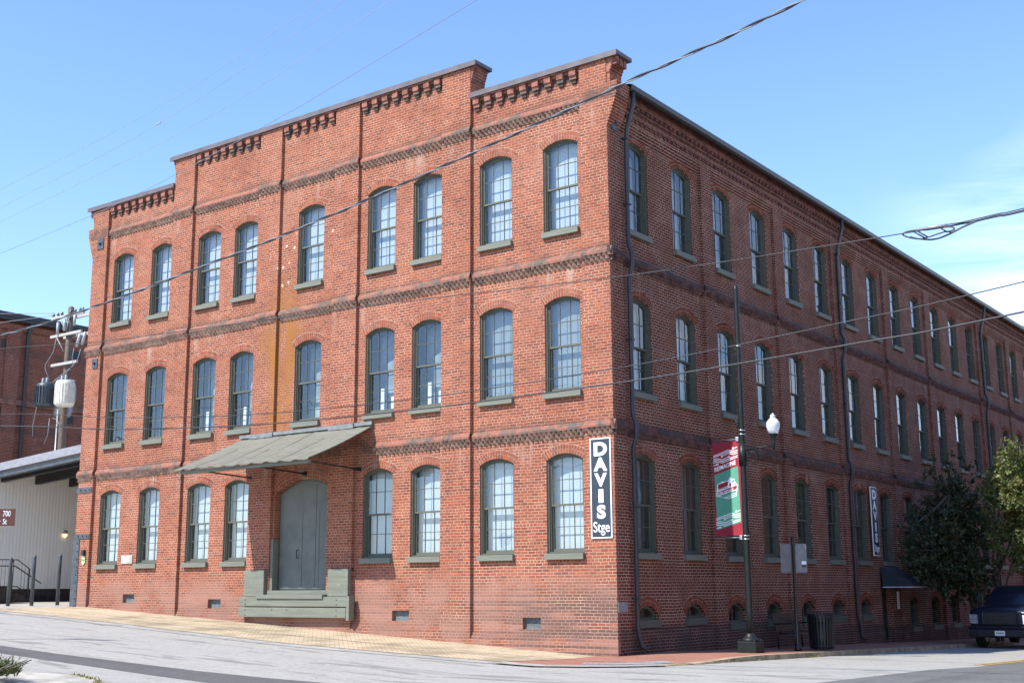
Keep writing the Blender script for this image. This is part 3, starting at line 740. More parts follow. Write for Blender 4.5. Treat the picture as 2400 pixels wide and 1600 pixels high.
b.box(-11.495, DX0+0.03, 0.05, REC+0.16, 1.1, 2.55)
b.box(DX1-0.04, -9.0, 0.02, REC+0.16, 1.1, 1.62)
b.box(-11.5, -9.06, -0.02, REC+0.25, 1.015, 1.125)
b.part('door_jamb')
for x0, x1 in ((-12.37, -11.56), (-9.06, -8.30)):
    b = PB().mat('green'); b.rbox(x0, x1, -0.11, 0.02, 0.955, 1.69, 0.02); b.part('jamb_guard')
b = PB().mat('green')
b.rbox(-12.46, -8.26, -0.20, 0.0, 0.69, 0.95, 0.015)
b.rbox(-12.46, -8.28, -0.20, 0.0, 0.40, 0.665, 0.015)
b.rbox(-11.72, -9.12, -0.24, 0.0, 0.90, 1.012, 0.01)
b.rbox(-8.257, -8.15, -0.21, 0.0, 0.335, 0.965, 0.012)
b.mat('iron')
for x in (-12.18, -8.62):
    for z in (0.87, 0.75, 0.60, 0.46): b.tube([(x, -0.195, z), (x, -0.207, z)], 0.018, 6)
for x in (-11.1, -10.5): b.tube([(x, -0.195, 0.60), (x, -0.207, 0.60)], 0.018, 6)
b.part('dock_bumper')

# vent grilles
for x0, x1, z0, z1 in vents:
    b = PB().mat('green'); b.ring([(x0, z0), (x1, z0), (x1, z1), (x0, z1)], [(x0+.03, z0+.02), (x1-.03, z0+.02), (x1-.03, z1-.02), (x0+.03, z1-.02)], FR, REC+.10, REC+.14)
    b.mat('iron'); b.poly([(x0, z0), (x1, z0), (x1, z1), (x0, z1)], [], FR, REC+.22)
    b.mat('ceramic')
    wv = x1-x0; hv = z1-z0
    for i in range(-4, 14):
        for s in (1, -1):
            a0 = x0+0.045*i; p = []
            xa = a0 if s == 1 else a0+hv
            xb = a0+hv if s == 1 else a0
            # clip the diagonal to the opening
            t0, t1 = 0.0, 1.0
            dx = xb-xa
            for lim, sg in ((x0, 1), (x1, -1)):
                ta = (lim-xa)/dx
                if (dx > 0) == (sg == 1): t0 = max(t0, ta)
                else: t1 = min(t1, ta)
            if t1-t0 < 0.05: continue
            b.tube([(xa+dx*t0, REC+.12+.004*s, z0+hv*t0), (xa+dx*t1, REC+.12+.004*s, z0+hv*t1)], 0.0055, 4, cap=False)
    b.part('vent_grille')

# tin awning over the loading door
b = PB().mat('tin')
AX0, AX1, AY, AZ0, AZ1 = -12.92, -7.66, -2.28, 5.50, 4.44
nx, ny = 64, 10
V = []
for j in range(ny+1):
    for i in range(nx+1):
        s_, t_ = i/nx, j/ny
        x = AX0+(AX1-AX0)*s_
        rip = 0.011*math.sin(x*2*math.pi/0.55)*(0.5+t_)+0.006*math.sin(x*23+t_*7)
        sag = -0.10*math.sin(math.pi*t_)+0.05*t_*math.sin(s_*9.0)*math.sin(s_*5.1)
        V.append((x+0.02*math.sin(t_*5), AY*t_-0.0+REC*(1-t_), AZ0+(AZ1-AZ0)*t_+rip+sag*0.35))
b.idx(V, [(j*(nx+1)+i, j*(nx+1)+i+1, (j+1)*(nx+1)+i+1, (j+1)*(nx+1)+i) for j in range(ny) for i in range(nx)])
off = len(V)
b.idx([(x, y, z-0.03) for x, y, z in V], [(j*(nx+1)+i, j*(nx+1)+i+1, (j+1)*(nx+1)+i+1, (j+1)*(nx+1)+i) for j in range(ny) for i in range(nx)])
for i in range(nx):
    a, c = V[ny*(nx+1)+i], V[ny*(nx+1)+i+1]
    b.face([a, c, (c[0], c[1], c[2]-0.03), (a[0], a[1], a[2]-0.03)])
for col in (0, nx):
    for j in range(ny):
        a, c = V[j*(nx+1)+col], V[(j+1)*(nx+1)+col]
        b.face([a, c, (c[0], c[1], c[2]-0.03), (a[0], a[1], a[2]-0.03)])
# standing seams and split edges of the sheets
for x, j0, j1 in ((AX0+0.9, 4, ny), (AX0+1.9, 0, ny), (AX0+2.5, 5, ny), (AX0+3.1, 0, 6), (AX0+4.1, 3, ny)):
    P = []
    for j in range(j0, j1+1):
        t_ = j/ny; s_ = (x-AX0)/(AX1-AX0)
        rip = 0.011*math.sin(x*2*math.pi/0.55)*(0.5+t_)+0.006*math.sin(x*23+t_*7); sag = -0.10*math.sin(math.pi*t_)+0.05*t_*math.sin(s_*9.0)*math.sin(s_*5.1)
        P.append((x+0.02*math.sin(t_*5), AY*t_+REC*(1-t_), AZ0+(AZ1-AZ0)*t_+rip+sag*0.35+0.006))
    b.tube(P, 0.007, 5)
awn = b.part('awning')
b = PB().mat('lead'); b.box(-12.93, -7.64, 0.0, REC+.01, 5.50, 5.60)
for x0, x1 in ((-12.44, -11.5), (-9.24, -8.3)): b.box(x0, x1, -0.03, 0.0, 5.46, 5.595)
b.part('flashing', awn)
for x in (-12.38, -10.20, -8.12):
    b = PB().mat('iron'); b.tube([(x, 0.0, 4.33), (x, AY+0.12, 4.42)], 0.022, 6)
    b.box(x-.05, x+.05, -0.02, 0.10, 4.28, 4.38)
    b.part('rod', awn)
b = PB().mat('green'); b.box(AX0+.1, AX1-.1, AY+0.10, AY+0.18, 4.31, 4.40); b.part('awning_beam', awn)

# cast iron tie plates, straps and the corner guard
for x0, x1, z0, z1, sd in ((-20.48, -20.14, 12.55, 12.92, 0), (-20.36, -20.08, 8.42, 8.74, 0), (0.20, 0.46, 12.2, 12.62, 1)):
    b = PB().mat('plate_iron'); mp = SD if sd else FR
    b.prism([(x0, z0), (x1, z0), (x1, z1), (x0, z1)], mp, -0.03, 0.02)
    c = mp((x0+x1)/2, (z0+z1)/2, -0.03); e = mp((x0+x1)/2, (z0+z1)/2, -0.09); b.mat('iron'); b.tube([c, e], 0.045, 8)
    b.part('tie_plate')
for z0, z1 in ((4.29, 4.45), (2.80, 2.95)):
    b = PB().mat('plate_iron')
    b.box(WX-0.05, -19.97, -0.022, 0.0, z0, z1); b.box(WX-0.05, WX-0.0, 0.0, 0.5, z0, z1)
    b.mat('iron')
    for x in (-20.55, -20.3, -20.08): b.tube([(x, -0.022, (z0+z1)/2), (x, -0.04, (z0+z1)/2)], 0.026, 7)
    b.part('iron_strap')
b = PB().mat('plate_iron')
b.box(WX-0.06, -20.46, -0.024, -0.0005, 0.40, 2.79); b.box(WX-0.06, WX, 0.0, 0.45, 0.40, 2.79)
b.mat('iron')
for i in range(9): b.tube([(-20.53, -0.02, 0.65+0.25*i), (-20.53, -0.045, 0.65+0.25*i)], 0.02, 7)
b.part('corner_guard')

# ------------------------------------------------------------------ side wall
SP = [(0.0, 0.62)]+[(a, a+0.62) for a in (4.88, 9.58, 14.12, 18.98, 23.66, 30.7, 35.4)]+[(a, a+.62) for a in (42.5, 49.5, 56.5, 63.4)]
Y1 = 64.0
so_ = []; swins = []; bwins = []
for row in (1, 2, 3):
    for i, y in enumerate(S_Y):
        so_.append([(y+a, c) for a, c in arch_pts(HW, SILL[row], SILL[row]+SH, RISE)]); swins.append((row, i, y))
def base_open(i): return (0.40, 0.50) if i < 2 else (0.22, 0.50) if i < 7 else (-0.28, 0.50)
for i, y in enumerate(S_Y):
    if i == 7: continue
    zb, zs = base_open(i); so_.append([(y+a, c) for a, c in arch_pts(0.50, zb, zs, 0.24)]); bwins.append((i, y, zb, zs))
SDOOR = (17.15, 18.10)
so_.append([(SDOOR[0], -0.64), (SDOOR[1], -0.64), (SDOOR[1], 1.40), (SDOOR[0], 1.40)])
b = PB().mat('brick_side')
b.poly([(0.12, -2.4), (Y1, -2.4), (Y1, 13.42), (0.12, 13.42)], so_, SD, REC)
for h in so_:
    n = len(h)
    A = [SD(p[0], p[1], REC) for p in h]; B = [SD(p[0], p[1], REC+.3) for p in h]
    b.idx(A+B, [(i, n+i, n+(i+1) % n, (i+1) % n) for i in range(n)])
for k, (a, c) in enumerate(SP):
    y0 = a if k else 0.0015
    b.prism([(y0, -2.4), (c, -2.4), (c, 13.4), (y0, 13.4)], SD, 0.0 if k else 0.0008, REC+.02)
# plinth below the basement sills, in stretches between the openings
for k in range(len(SP)-1):
    y0, y1 = SP[k][1], SP[k+1][0]
    top = 0.19 if k == 0 else 0.03 if k < 3 else -0.30
    if y0 < SDOOR[0] < y1:
        for q0, q1 in ((y0, SDOOR[0]), (SDOOR[1], y1)): b.prism([(q0, -2.4), (q1, -2.4), (q1, top), (q0, top)], SD, 0.045, REC+.01)
    else: b.prism([(y0, -2.4), (y1, -2.4), (y1, top), (y0, top)], SD, 0.045, REC+.01)
# corbelled frieze under the eave: the panel comes forward in courses, with two dentil rows
for k in range(len(SP)-1):
    y0, y1 = SP[k][1]+0.002, SP[k+1][0]-0.002
    for z0, z1, d in ((12.36, 12.43, .075), (12.43, 12.50, .05), (12.50, 12.58, .025), (12.58, 13.41, 0.003)): b.prism([(y0, z0), (y1, z0), (y1, z1), (y0, z1)], SD, d, REC+.01)
side = b.part('side_wall')
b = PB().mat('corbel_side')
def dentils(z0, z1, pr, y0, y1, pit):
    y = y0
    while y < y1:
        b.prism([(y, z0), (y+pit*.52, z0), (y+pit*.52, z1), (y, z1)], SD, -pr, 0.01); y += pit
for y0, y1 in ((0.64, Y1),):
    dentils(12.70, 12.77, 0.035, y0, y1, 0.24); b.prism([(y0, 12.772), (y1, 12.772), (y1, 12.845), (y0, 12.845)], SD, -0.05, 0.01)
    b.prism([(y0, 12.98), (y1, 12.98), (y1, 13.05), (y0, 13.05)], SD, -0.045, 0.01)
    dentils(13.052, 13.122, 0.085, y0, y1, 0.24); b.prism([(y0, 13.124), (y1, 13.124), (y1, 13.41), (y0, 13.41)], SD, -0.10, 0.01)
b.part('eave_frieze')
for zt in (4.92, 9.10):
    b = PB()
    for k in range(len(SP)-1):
        belt(b, SD, SP[k][1], SP[k+1][0], zt, REC, 'soot_shade_side', 'dogtooth_side')
    for k, (a, c) in enumerate(SP): belt(b, SD, a-(0.08 if k == 0 else 0), c, zt, 0.0, 'soot_shade_side', 'dogtooth_side')
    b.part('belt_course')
b = PB().mat('brick_arch')
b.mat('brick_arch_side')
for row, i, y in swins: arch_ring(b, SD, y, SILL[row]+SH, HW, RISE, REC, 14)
for i, y, zb, zs in bwins: arch_ring(b, SD, y, zs, 0.50, 0.24, REC, 15)
b.part('window_arches')['kind'] = 'stuff'
# remaining walls and roof
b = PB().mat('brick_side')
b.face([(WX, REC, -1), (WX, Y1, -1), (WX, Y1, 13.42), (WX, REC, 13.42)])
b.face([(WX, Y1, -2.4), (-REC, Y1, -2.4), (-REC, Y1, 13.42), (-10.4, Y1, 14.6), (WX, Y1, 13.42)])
b.part('rear_wall')
b = PB().mat('gutter')
b.face([(0.34, 0.60, 13.44), (0.34, Y1, 13.44), (-10.4, Y1, 14.5), (-10.4, 0.6, 14.5)])
b.face([(WX-.34, 0.60, 13.44), (-10.4, 0.6, 14.5), (-10.4, Y1, 14.5), (WX-.34, Y1, 13.44)])
b.face([(-0.05, 0.62, 13.40), (-0.05, Y1, 13.40), (0.30, Y1, 13.40), (0.30, 0.62, 13.40)])
b.part('roof')
b = PB().mat('gutter')
pr = [(0.20, 13.43), (0.20, 13.33), (0.24, 13.28), (0.31, 13.27), (0.37, 13.31), (0.385, 13.43), (0.37, 13.43), (0.355, 13.34), (0.30, 13.30), (0.25, 13.31), (0.22, 13.35), (0.22, 13.43)]
b.prism(pr, lambda a, c, d: (a, d, c), 0.61, Y1)
b.part('gutter')
for y, zb, kick in ((0.76, -0.25, 0.12), (14.45, -0.52, 0.18), (31.05, -0.9, 0.0)):
    b = PB().mat('downspout')
    b.tube([(0.31, y+.02, 13.30), (0.30, y+.02, 12.95), (0.12, y+.0, 12.35), (0.08, y, 12.0), (0.08, y, 9.40), (0.17, y, 9.15), (0.17, y, 8.86), (0.08, y, 8.5), (0.08, y, 5.2), (0.17, y, 4.95), (0.17, y, 4.66), (0.08, y, 4.4), (0.08, y, 0.25), (0.10, y+kick*.2, 0.05), (0.10, y+kick, zb+.08), (0.22, y+kick+.05, zb)], 0.056, 10)
    for z in (12.1, 10.4, 7.0, 3.0, 0.9): b.box(-0.01, 0.155, y-.075, y+.075, z-.02, z+.02)
    b.part('downspout')
# side door and its small canvas awning
b = PB().mat('navy'); b.prism([(SDOOR[0], -0.64), (SDOOR[1], -0.64), (SDOOR[1], 1.40), (SDOOR[0], 1.40)], SD, REC+.2, REC+.24)
for z0, z1 in ((-0.45, 0.2), (0.35, 1.2)):
    for y0 in (17.24, 17.66): b.prism([(y0, z0), (y0+.34, z0), (y0+.34, z1), (y0, z1)], SD, REC+.185, REC+.2)
sd = b.part('door')
b = PB().mat('steel'); b.tube([(-REC-.19, 17.26, 0.3), (-REC-.13, 17.26, 0.3), (-REC-.13, 17.32, 0.3)], 0.02, 6); b.part('door_handle', sd)
b = PB().mat('navy')
ya, yb = 17.02, 18.45
b.face([(0.0, ya, 1.78), (0.0, yb, 1.78), (1.0, yb, 1.28), (1.0, ya, 1.28)])
b.face([(1.0, ya, 1.28), (1.0, yb, 1.28), (1.0, yb, 1.10), (1.0, ya, 1.10)])
for y in (ya, yb): b.face([(0, y, 1.78), (1.0, y, 1.28), (1.0, y, 1.10), (0, y, 1.10)])
b.mat('white'); b.box(0.985, 1.012, ya, yb, 1.09, 1.115); b.box(0, 1.0, ya-.01, ya+.012, 1.09, 1.112)
b.part('awning')

# ------------------------------------------------------------------ windows
def outl(hw, z0, zs, rise, n=10): return arch_pts(hw, z0, zs, rise, n)
WM = {}
def win_meshes():
    m = MB().mat('green_frame')
    o1, o2, o3 = outl(HW-.004, 0.0, SH, RISE-.004), outl(HW-.042, 0.04, SH, RISE-.032), outl(HW-.066, 0.05, SH, RISE-.052)
    m.ring(o1, o2, FR, 0.045, 0.30); m.ring(o2, o3, FR, 0.085, 0.24)
    m.ring(outl(HW-.006, .01, SH, RISE-.006), outl(HW-.018, 0.015, SH, RISE-.016), FR, 0.03, 0.05)
    m.ring(outl(HW+.03, -.01, SH, RISE), outl(HW-.02, 0.03, SH, RISE-.02), FR, 0.301, 0.60)
    yield 'window', m
    m = MB().mat('green_frame')                            # upper sash, 6 lights
    zr_ = 1.17; hw = HW-.064
    oo = outl(hw, zr_-.045, SH, RISE-.050); ii = outl(hw-.034, zr_, SH-.012, RISE-.078)
    m.ring(oo, ii, FR, 0.105, 0.145)
    for s in (-1, 1): m.box(s*hw/3-.0075, s*hw/3+.0075, 0.112, 0.137, zr_, SH+RISE-.10)
    m.box(-hw+.03, hw-.03, 0.113, 0.136, 1.74, 1.757)
    yield 'upper_sash', m
    m = MB().mat('green_frame')
    oo = [(-hw, .052), (hw, .052), (hw, zr_+.0), (-hw, zr_+.0)]; ii = [(-hw+.034, .12), (hw-.034, .12), (hw-.034, zr_-.04), (-hw+.034, zr_-.04)]
    m.ring(oo, ii, FR, 0.15, 0.19)
    for s in (-1, 1): m.box(s*hw/3-.0075, s*hw/3+.0075, 0.157, 0.183, .12, zr_-.04)
    m.box(-hw+.03, hw-.03, 0.158, 0.182, 0.625, 0.642)
    yield 'lower_sash', m
    for nm, mt in (('glass', 'glass'), ('glass_dark', 'dark_glass')):
        m = MB().mat(mt); m.poly(outl(hw-.028, zr_-.01, SH-.012, RISE-.075), [], FR, 0.125)
        m.poly([(-hw+.028, .11), (hw-.028, .11), (hw-.028, zr_-.03), (-hw+.028, zr_-.03)], [], FR, 0.17)
        yield nm, m
    for nm, mt in (('blind', 'blind'), ('blind_grey', 'grey_blind'), ('board', 'board')):
        m = MB().mat(mt); m.prism(outl(HW+.03, 0.02, SH, RISE), FR, 0.43, 0.445); yield nm, m
        m = MB().mat(mt); m.prism(outl(HW+.03, 0.02, SH, RISE), FR, 0.325, 0.34); yield nm+'_near', m
    m = MB().mat('dark_room'); m.prism(outl(HW+.05, 0.0, SH, RISE), FR, 0.60, 0.62); yield 'dark_room', m  # near-black sheet stands in for the unlit room
    m = MB().mat('shade'); m.prism(outl(HW+.05, 0.0, SH, RISE), FR, 0.60, 0.62); yield 'shade', m
    m = MB().mat('curtain')
    for x0 in (-0.30, 0.08): m.box(x0, x0+0.12, 0.40, 0.42, 0.02, 0.75 if x0 < 0 else 0.5)
    yield 'curtain', m
    m = MB().mat('green'); m.rbox(-HW-.02, HW+.02, -REC-.004, 0.30, -0.14, 0.0, 0.008); yield 'sill', m
def face_out(o):                          # panes must look outwards or the glass mirrors everything
    for p in o.data.polygons:
        if p.normal.y > 0: p.flip()
    o.data.update(); return o
for nm, m in win_meshes():
    o = m.build(nm); WM[nm] = face_out(o) if nm.startswith('glass') else o
def child(src, name, par, off=(0, 0, 0)):
    c = src.copy(); COL.objects.link(c); c.name = name; c.parent = par; c.location = off; return c
def put_window(loc, rz, glass, inner):
    wo = WM['window'].copy(); COL.objects.link(wo); wo.name = 'window'; wo.parent = BLDG
    wo.location = Vector(loc)-Vector(BLDG.location); wo.rotation_euler = (0, 0, rz)
    child(WM['upper_sash'], 'upper_sash', wo); child(WM['lower_sash'], 'lower_sash', wo)
    child(WM[glass], 'glass', wo); child(WM['sill'], 'sill', wo)
    for k in inner: child(WM[k], {'blind_grey': 'blind', 'blind_near': 'blind', 'blind_grey_near': 'blind', 'dark_room': 'shade'}.get(k, k), wo)
    return wo
for f_, row, i, x in wins:
    g, inn = 'glass', ['blind_near']
    if row == 2:
        g = 'dark_glass' if i < 0 else 'glass_dark'
        inn = ['blind_grey_near'] if i >= 7 else ['shade', 'curtain'] if i in (2, 3, 5, 6) else ['shade']
    put_window((x, REC, SILL[row]), 0, g, inn)
for row, i, y in swins:
    g, inn = 'glass', ['blind']
    if row == 2: inn = ['board'] if i < 8 else ['blind_grey'] if i < 11 else ['dark_room']
    if row == 3 and i in (5, 12, 13, 14, 15): inn = ['dark_room']
    if row == 1: g, inn = 'glass', ['blind_grey'] if i < 2 else ['dark_room']
    put_window((-REC, y, SILL[row]), R(90), g, inn)
# basement lights
BM = {}
for key, (zb, zs) in (('a', (0.40, 0.50)), ('b', (0.22, 0.50)), ('c', (-0.28, 0.50))):
    h = zs-zb
    m = MB().mat('green_frame'); m.ring(outl(.495, 0, h, .236), outl(.41, .05, h, .17), FR, 0.10, 0.28)
    m.box(-.012, .012, .16, .2, .05, h+.17)
    if h > .5: m.box(-.41, .41, .16, .2, h*.62, h*.62+.03)
    BM[key] = m.build('basement_window')
    m = MB().mat('glass'); m.poly(outl(.415, .04, h, .175), [], FR, 0.18); BM[key+'g'] = face_out(m.build('glass'))
    m = MB().mat('dark_room'); m.prism(outl(.5, 0, h, .24), FR, 0.5, 0.52); BM[key+'s'] = m.build('shade')  # near-black sheet for the unlit basement behind the pane
    m = MB().mat('green_frame'); m.box(-.52, .52, -REC+.03, 0.28, -.18, 0.0); BM[key+'i'] = m.build('sill')
for i, y, zb, zs in bwins:
    key = 'a' if i < 2 else 'b' if i < 7 else 'c'
    wo = BM[key].copy(); COL.objects.link(wo); wo.name = 'basement_window'; wo.parent = BLDG
    wo.location = Vector((-REC, y, zb))-Vector(BLDG.location); wo.rotation_euler = (0, 0, R(90))
    for k, nme in (('g', 'glass'), ('s', 'shade'), ('i', 'sill')): child(BM[key+k], nme, wo)
for o in list(WM.values())+list(BM.values()): bpy.data.objects.remove(o)
# ------------------------------------------------------------------ wall signs
def davis(name, label, mp, u0, z0, u1, z1, loc):
    cx, wd, ht = 0.0, u1-u0, z1-z0
    root = thing(name, label, 'sign', loc)
    b = MB().mat('white'); b.prism([(-wd/2, 0), (wd/2, 0), (wd/2, ht), (-wd/2, ht)], mp, -0.035, -0.002)
    b.build('sign_frame', root)
    e = 0.03
    b = MB().mat('navy'); b.prism([(-wd/2+e, e), (wd/2-e, e), (wd/2-e, ht-e), (-wd/2+e, ht-e)], mp, -0.040, -0.034)
    b.build('sign_panel', root)
    b = MB().mat('white')
    k = ht/610
    for ch, top, h, sx in (('D', 30, 76, 1.22), ('A', 125, 74, 1.14), ('V', 220, 73, 1.14), ('I', 318, 73, 1.7), ('S', 413, 74, 1.22)):
        text(b, ch, h*k/0.70, mp, -0.041, 0.004, ht-(top+h)*k, bold=0.020, sx=sx)
    text(b, 'Stge', 62*k/0.70, mp, -0.041, 0.004, ht-572*k, bold=0.002, sx=0.80)
    b.build('lettering', root)
    return root
davis('wall_sign', 'tall navy DAVIS Stge sign with white border on the sunlit corner pier', FR, -0.64, 2.27, -0.07, 4.59, (-0.355, 0.0, 2.27))
davis('wall_sign', 'tall navy DAVIS Stge sign on the shaded side wall above the small door awning', SD, 16.45, 2.13, 17.02, 4.43, (0.0, 16.62, 2.13))
b = MB().mat('galv'); b.rbox(0.002, 0.02, 0.03, 0.45, 0.60, 0.83, 0.006)
tag(b.build('cover_plate'), 'small blank grey metal plate low on the shaded side of the corner pier', 'plate')
b = MB().mat('white'); b.rbox(-REC+.002, -REC+.02, 18.62, 18.84, 0.35, 0.95, 0.006)  # blank white panel set on the wall
tag(b.build('white_panel'), 'small white upright panel on the side wall beyond the door', 'notice')
b = MB().mat('pale_concrete'); b.rbox(-18.34, -17.78, REC-0.03, REC-.001, 1.97, 2.23, 0.006)
b.mat('board')
for i in range(5): b.box(-18.30+0.012*(i % 2), -17.84-0.05*(i % 3), REC-.034, REC-.029, 2.015+.042*i, 2.028+.042*i)
tag(b.build('wall_plaque'), 'weathered pale plaque between two ground floor windows at the left end', 'plaque')
kb = thing('key_box', 'black key box with a yellow green tag hanging below it on the left pier', 'box', (-20.18, 0, 2.0))
b = MB().mat('black'); b.rbox(-.07, .07, -.09, 0, .26, .44, .012); b.build('lock_box', kb)
b = MB().mat('tag_yellow'); b.prism([(-.06, .0), (.0, -.04), (.06, 0), (.08, .06), (.08, .2), (.05, .25), (-.05, .25), (-.08, .2), (-.08, .06)], FR, -.03, -.015); b.build('tag', kb)
b = MB().mat('tag_green'); b.box(-.065, .065, -.034, -.0305, .08, .15); b.build('label_band', kb)

# ------------------------------------------------------------------ street lamp with its banner
LX, LY = 1.62, 3.40
LZ = zr(LX, LY)+side_h(LX, LY)
lamp = thing('street_lamp', 'tall black street lamp post with one acorn globe on a scrolled arm', 'street lamp', (LX, LY, LZ))
def rel(z): return z-LZ
b = MB().mat('pole_black'); b.lathe([(0.085, 0.30), (0.080, 1.0), (0.074, 4.0), (0.062, 8.9), (0.052, 9.0), (0.0, 9.03)], 0, 0, 16); b.build('pole', lamp)
b = MB().mat('pole_black')
b.rbox(-.24, .24, -.24, .24, 0.0, 0.27, 0.015)
b.lathe([(0.235, .27), (0.20, .33), (0.14, .36), (0.115, .42), (0.09, .46)], 0, 0, 16)
for a in (-1, 1):
    for c in (-1, 1): b.tube([(a*.19, c*.19, .27), (a*.19, c*.19, .31)], 0.025, 6)
b.build('base', lamp)
b = MB().mat('steel')
for z in (4.93, 4.83, 2.36, 2.28): b.lathe([(0.083, rel(z)), (0.083, rel(z)+.022)], 0, 0, 14)
for z in (7.05,): b.lathe([(0.074, rel(z)), (0.074, rel(z)+.02)], 0, 0, 14)
b.build('clamp_band', lamp)['kind'] = 'stuff'
b = MB().mat('pole_black')
az = rel(4.50)
b.tube([(.06, 0, az-.05), (.84, 0, az+.02)], 0.022, 8)
b.lathe([(0.10, az-.42), (0.095, az+.1)], 0, 0, 12)
def scroll(cx, cz, r, a0, a1, n=18, rr=0.012, shrink=0.0):
    b.tube([(cx+(r-shrink*i/n)*math.cos(a0+(a1-a0)*i/n), 0, cz+(r-shrink*i/n)*math.sin(a0+(a1-a0)*i/n)) for i in range(n+1)], rr, 6)
scroll(.19, az-.17, .085, 0, 2*math.pi, shrink=.05); scroll(.18, az-.33, .085, 0, -2*math.pi, shrink=.05)
scroll(.20, az-.25, .17, -R(80), R(88)); scroll(.46, az-.105, .07, 0, -2*math.pi, shrink=.04); scroll(.32, az-.09, .035, 0, 2*math.pi)
b.tube([(.84, 0, az-.14), (.84, 0, az-.10)], 0.02, 8); b.lathe([(0.0, az-.17), (.026, az-.15), (.026, az-.12), (0.015, az-.1)], .84, 0, 10)
b.build('arm', lamp)
b = MB().mat('pole_black'); b.lathe([(0.028, az-.1), (0.03, az+.02), (0.05, az+.05), (0.035, az+.10), (0.055, az+.2), (0.105, az+.27), (0.115, az+.30)], .84, 0, 16); b.build('lamp_holder', lamp)
b = MB().mat('globe'); g0 = az+.295
b.lathe([(0.105, g0), (0.135, g0+.07), (0.165, g0+.17), (0.168, g0+.23), (0.155, g0+.285), (0.148, g0+.29), (0.118, g0+.335), (0.075, g0+.375), (0.055, g0+.40), (0.068, g0+.415), (0.062, g0+.45), (0.03, g0+.475), (0.01, g0+.50), (0.0, g0+.52)], .84, 0, 24)
b.build('lamp_globe', lamp)
b = MB().mat('pole_black'); b.tube([(-.07, 0, rel(5.14)), (-.13, 0, rel(5.17)), (-.2, 0, rel(5.22))], .02, 6); b.rbox(-.14, -.07, -.04, .04, rel(5.02), rel(5.17), .01); b.build('photo_cell', lamp)

BX0, BX1, BZ0, BZ1 = 0.80, 1.55, 2.38, 4.69
ban = thing('banner', 'maroon and green REIMAGINE banner hanging from the street lamp', 'banner', ((BX0+BX1)/2, LY, BZ0))
ox, oz = (BX0+BX1)/2, BZ0
def bmp(a, c, d): return (a-ox, d+0.018*math.sin((a-BX0)*6.5+0.6), c-oz)
def bx(px, py): return BX0+(px-75-30*(py-45)/1430)*(BX1-BX0)/415
def bz(py): return BZ1-(py-50)*(BZ1-BZ0)/1425
def sheet_poly(mb, pts, d):
    """cloth that follows the banner's ripple: slice into thin columns along x"""
    n = 26
    xs = [min(p[0] for p in pts)+(max(p[0] for p in pts)-min(p[0] for p in pts))*i/n for i in range(n+1)]
    def span(x):
        zz = []
        for (xa, za), (xb, zb) in zip(pts, pts[1:]+pts[:1]):
            if (xa-x)*(xb-x) <= 0 and abs(xa-xb) > 1e-9: zz.append(za+(zb-za)*(x-xa)/(xb-xa))
        return (min(zz), max(zz)) if zz else None
    for x0, x1 in zip(xs, xs[1:]):
        s0, s1 = span(x0+1e-6), span(x1-1e-6)
        if s0 and s1: mb.face([bmp(x0, s0[0], d), bmp(x1, s1[0], d), bmp(x1, s1[1], d), bmp(x0, s0[1], d)])
b = MB().mat('maroon')
n = 30
for d in (-0.003, 0.003):
    for i in range(n):
        x0, x1 = BX0+(BX1-BX0)*i/n, BX0+(BX1-BX0)*(i+1)/n
        b.face([bmp(x0, BZ0, d), bmp(x1, BZ0, d), bmp(x1, BZ1, d), bmp(x0, BZ1, d)])
for x in (BX0, BX1): b.face([bmp(x, BZ0, -.003), bmp(x, BZ0, .003), bmp(x, BZ1, .003), bmp(x, BZ1, -.003)])
cloth = b.build('banner_cloth', ban)
b = MB().mat('teal')
sheet_poly(b, [(bx(100, 545), bz(545)), (bx(472, 430), bz(430)), (bx(495, 1278), bz(1278)), (bx(118, 1385), bz(1385))], -0.005)
b.build('green_field', ban)
b = MB().mat('white')
def stroke(pts, wpx=11, d=-0.008):
    P = [(bx(*p), bz(p[1])) for p in pts]; h = wpx*(BZ1-BZ0)/1425/2
    for (xa, za), (xb, zb) in zip(P, P[1:]):
        m = max(1, int(abs(xb-xa)/0.03))
        for i in range(m):
            x0, x1 = xa+(xb-xa)*i/m, xa+(xb-xa)*(i+1)/m; z0, z1 = za+(zb-za)*i/m, za+(zb-za)*(i+1)/m
            b.face([bmp(x0, z0-h, d), bmp(x1, z1-h, d), bmp(x1, z1+h, d), bmp(x0, z0+h, d)])
def ringm(px, py, rpx=15, d=-0.0085):
    c = (bx(px, py), bz(py)); s = (BZ1-BZ0)/1425
    for i in range(12):
        a0, a1 = 2*math.pi*i/12, 2*math.pi*(i+1)/12
        b.face([bmp(c[0]+rr*s*math.cos(a), c[1]+rr*s*math.sin(a), d) for rr, a in ((rpx-8, a0), (rpx+3, a0), (rpx+3, a1), (rpx-8, a1))])
for dx, dy in ((0, 0), (27, 957)):
    T = lambda L_: [(x+dx, y+dy) for x, y in L_]
    stroke(T([(88, 255), (320, 178), (395, 200), (465, 185)])); stroke(T([(88, 276), (320, 202), (395, 224), (465, 208)]))
    stroke(T([(230, 262), (320, 228), (395, 250), (465, 235)])); ringm(218+dx, 266+dy)
    stroke(T([(88, 310), (140, 295), (225, 318), (312, 286)])); ringm(328+dx, 280+dy)
    stroke(T([(88, 336), (140, 320), (225, 343), (465, 268)])); stroke(T([(88, 361), (140, 345), (225, 367), (465, 293)]))
    stroke(T([(92, 402), (132, 390)])); ringm(147+dx, 385+dy)
    stroke(T([(415, 155), (463, 142)])); ringm(400+dx, 160+dy)
text(b, 'REIMAGINE', 0.150, bmp, -0.008, bx(100, 500), bz(500), bold=0.003, sx=0.80, slope=0.26, align='LEFT', ext=0.001)
b.build('banner_lettering', ban)
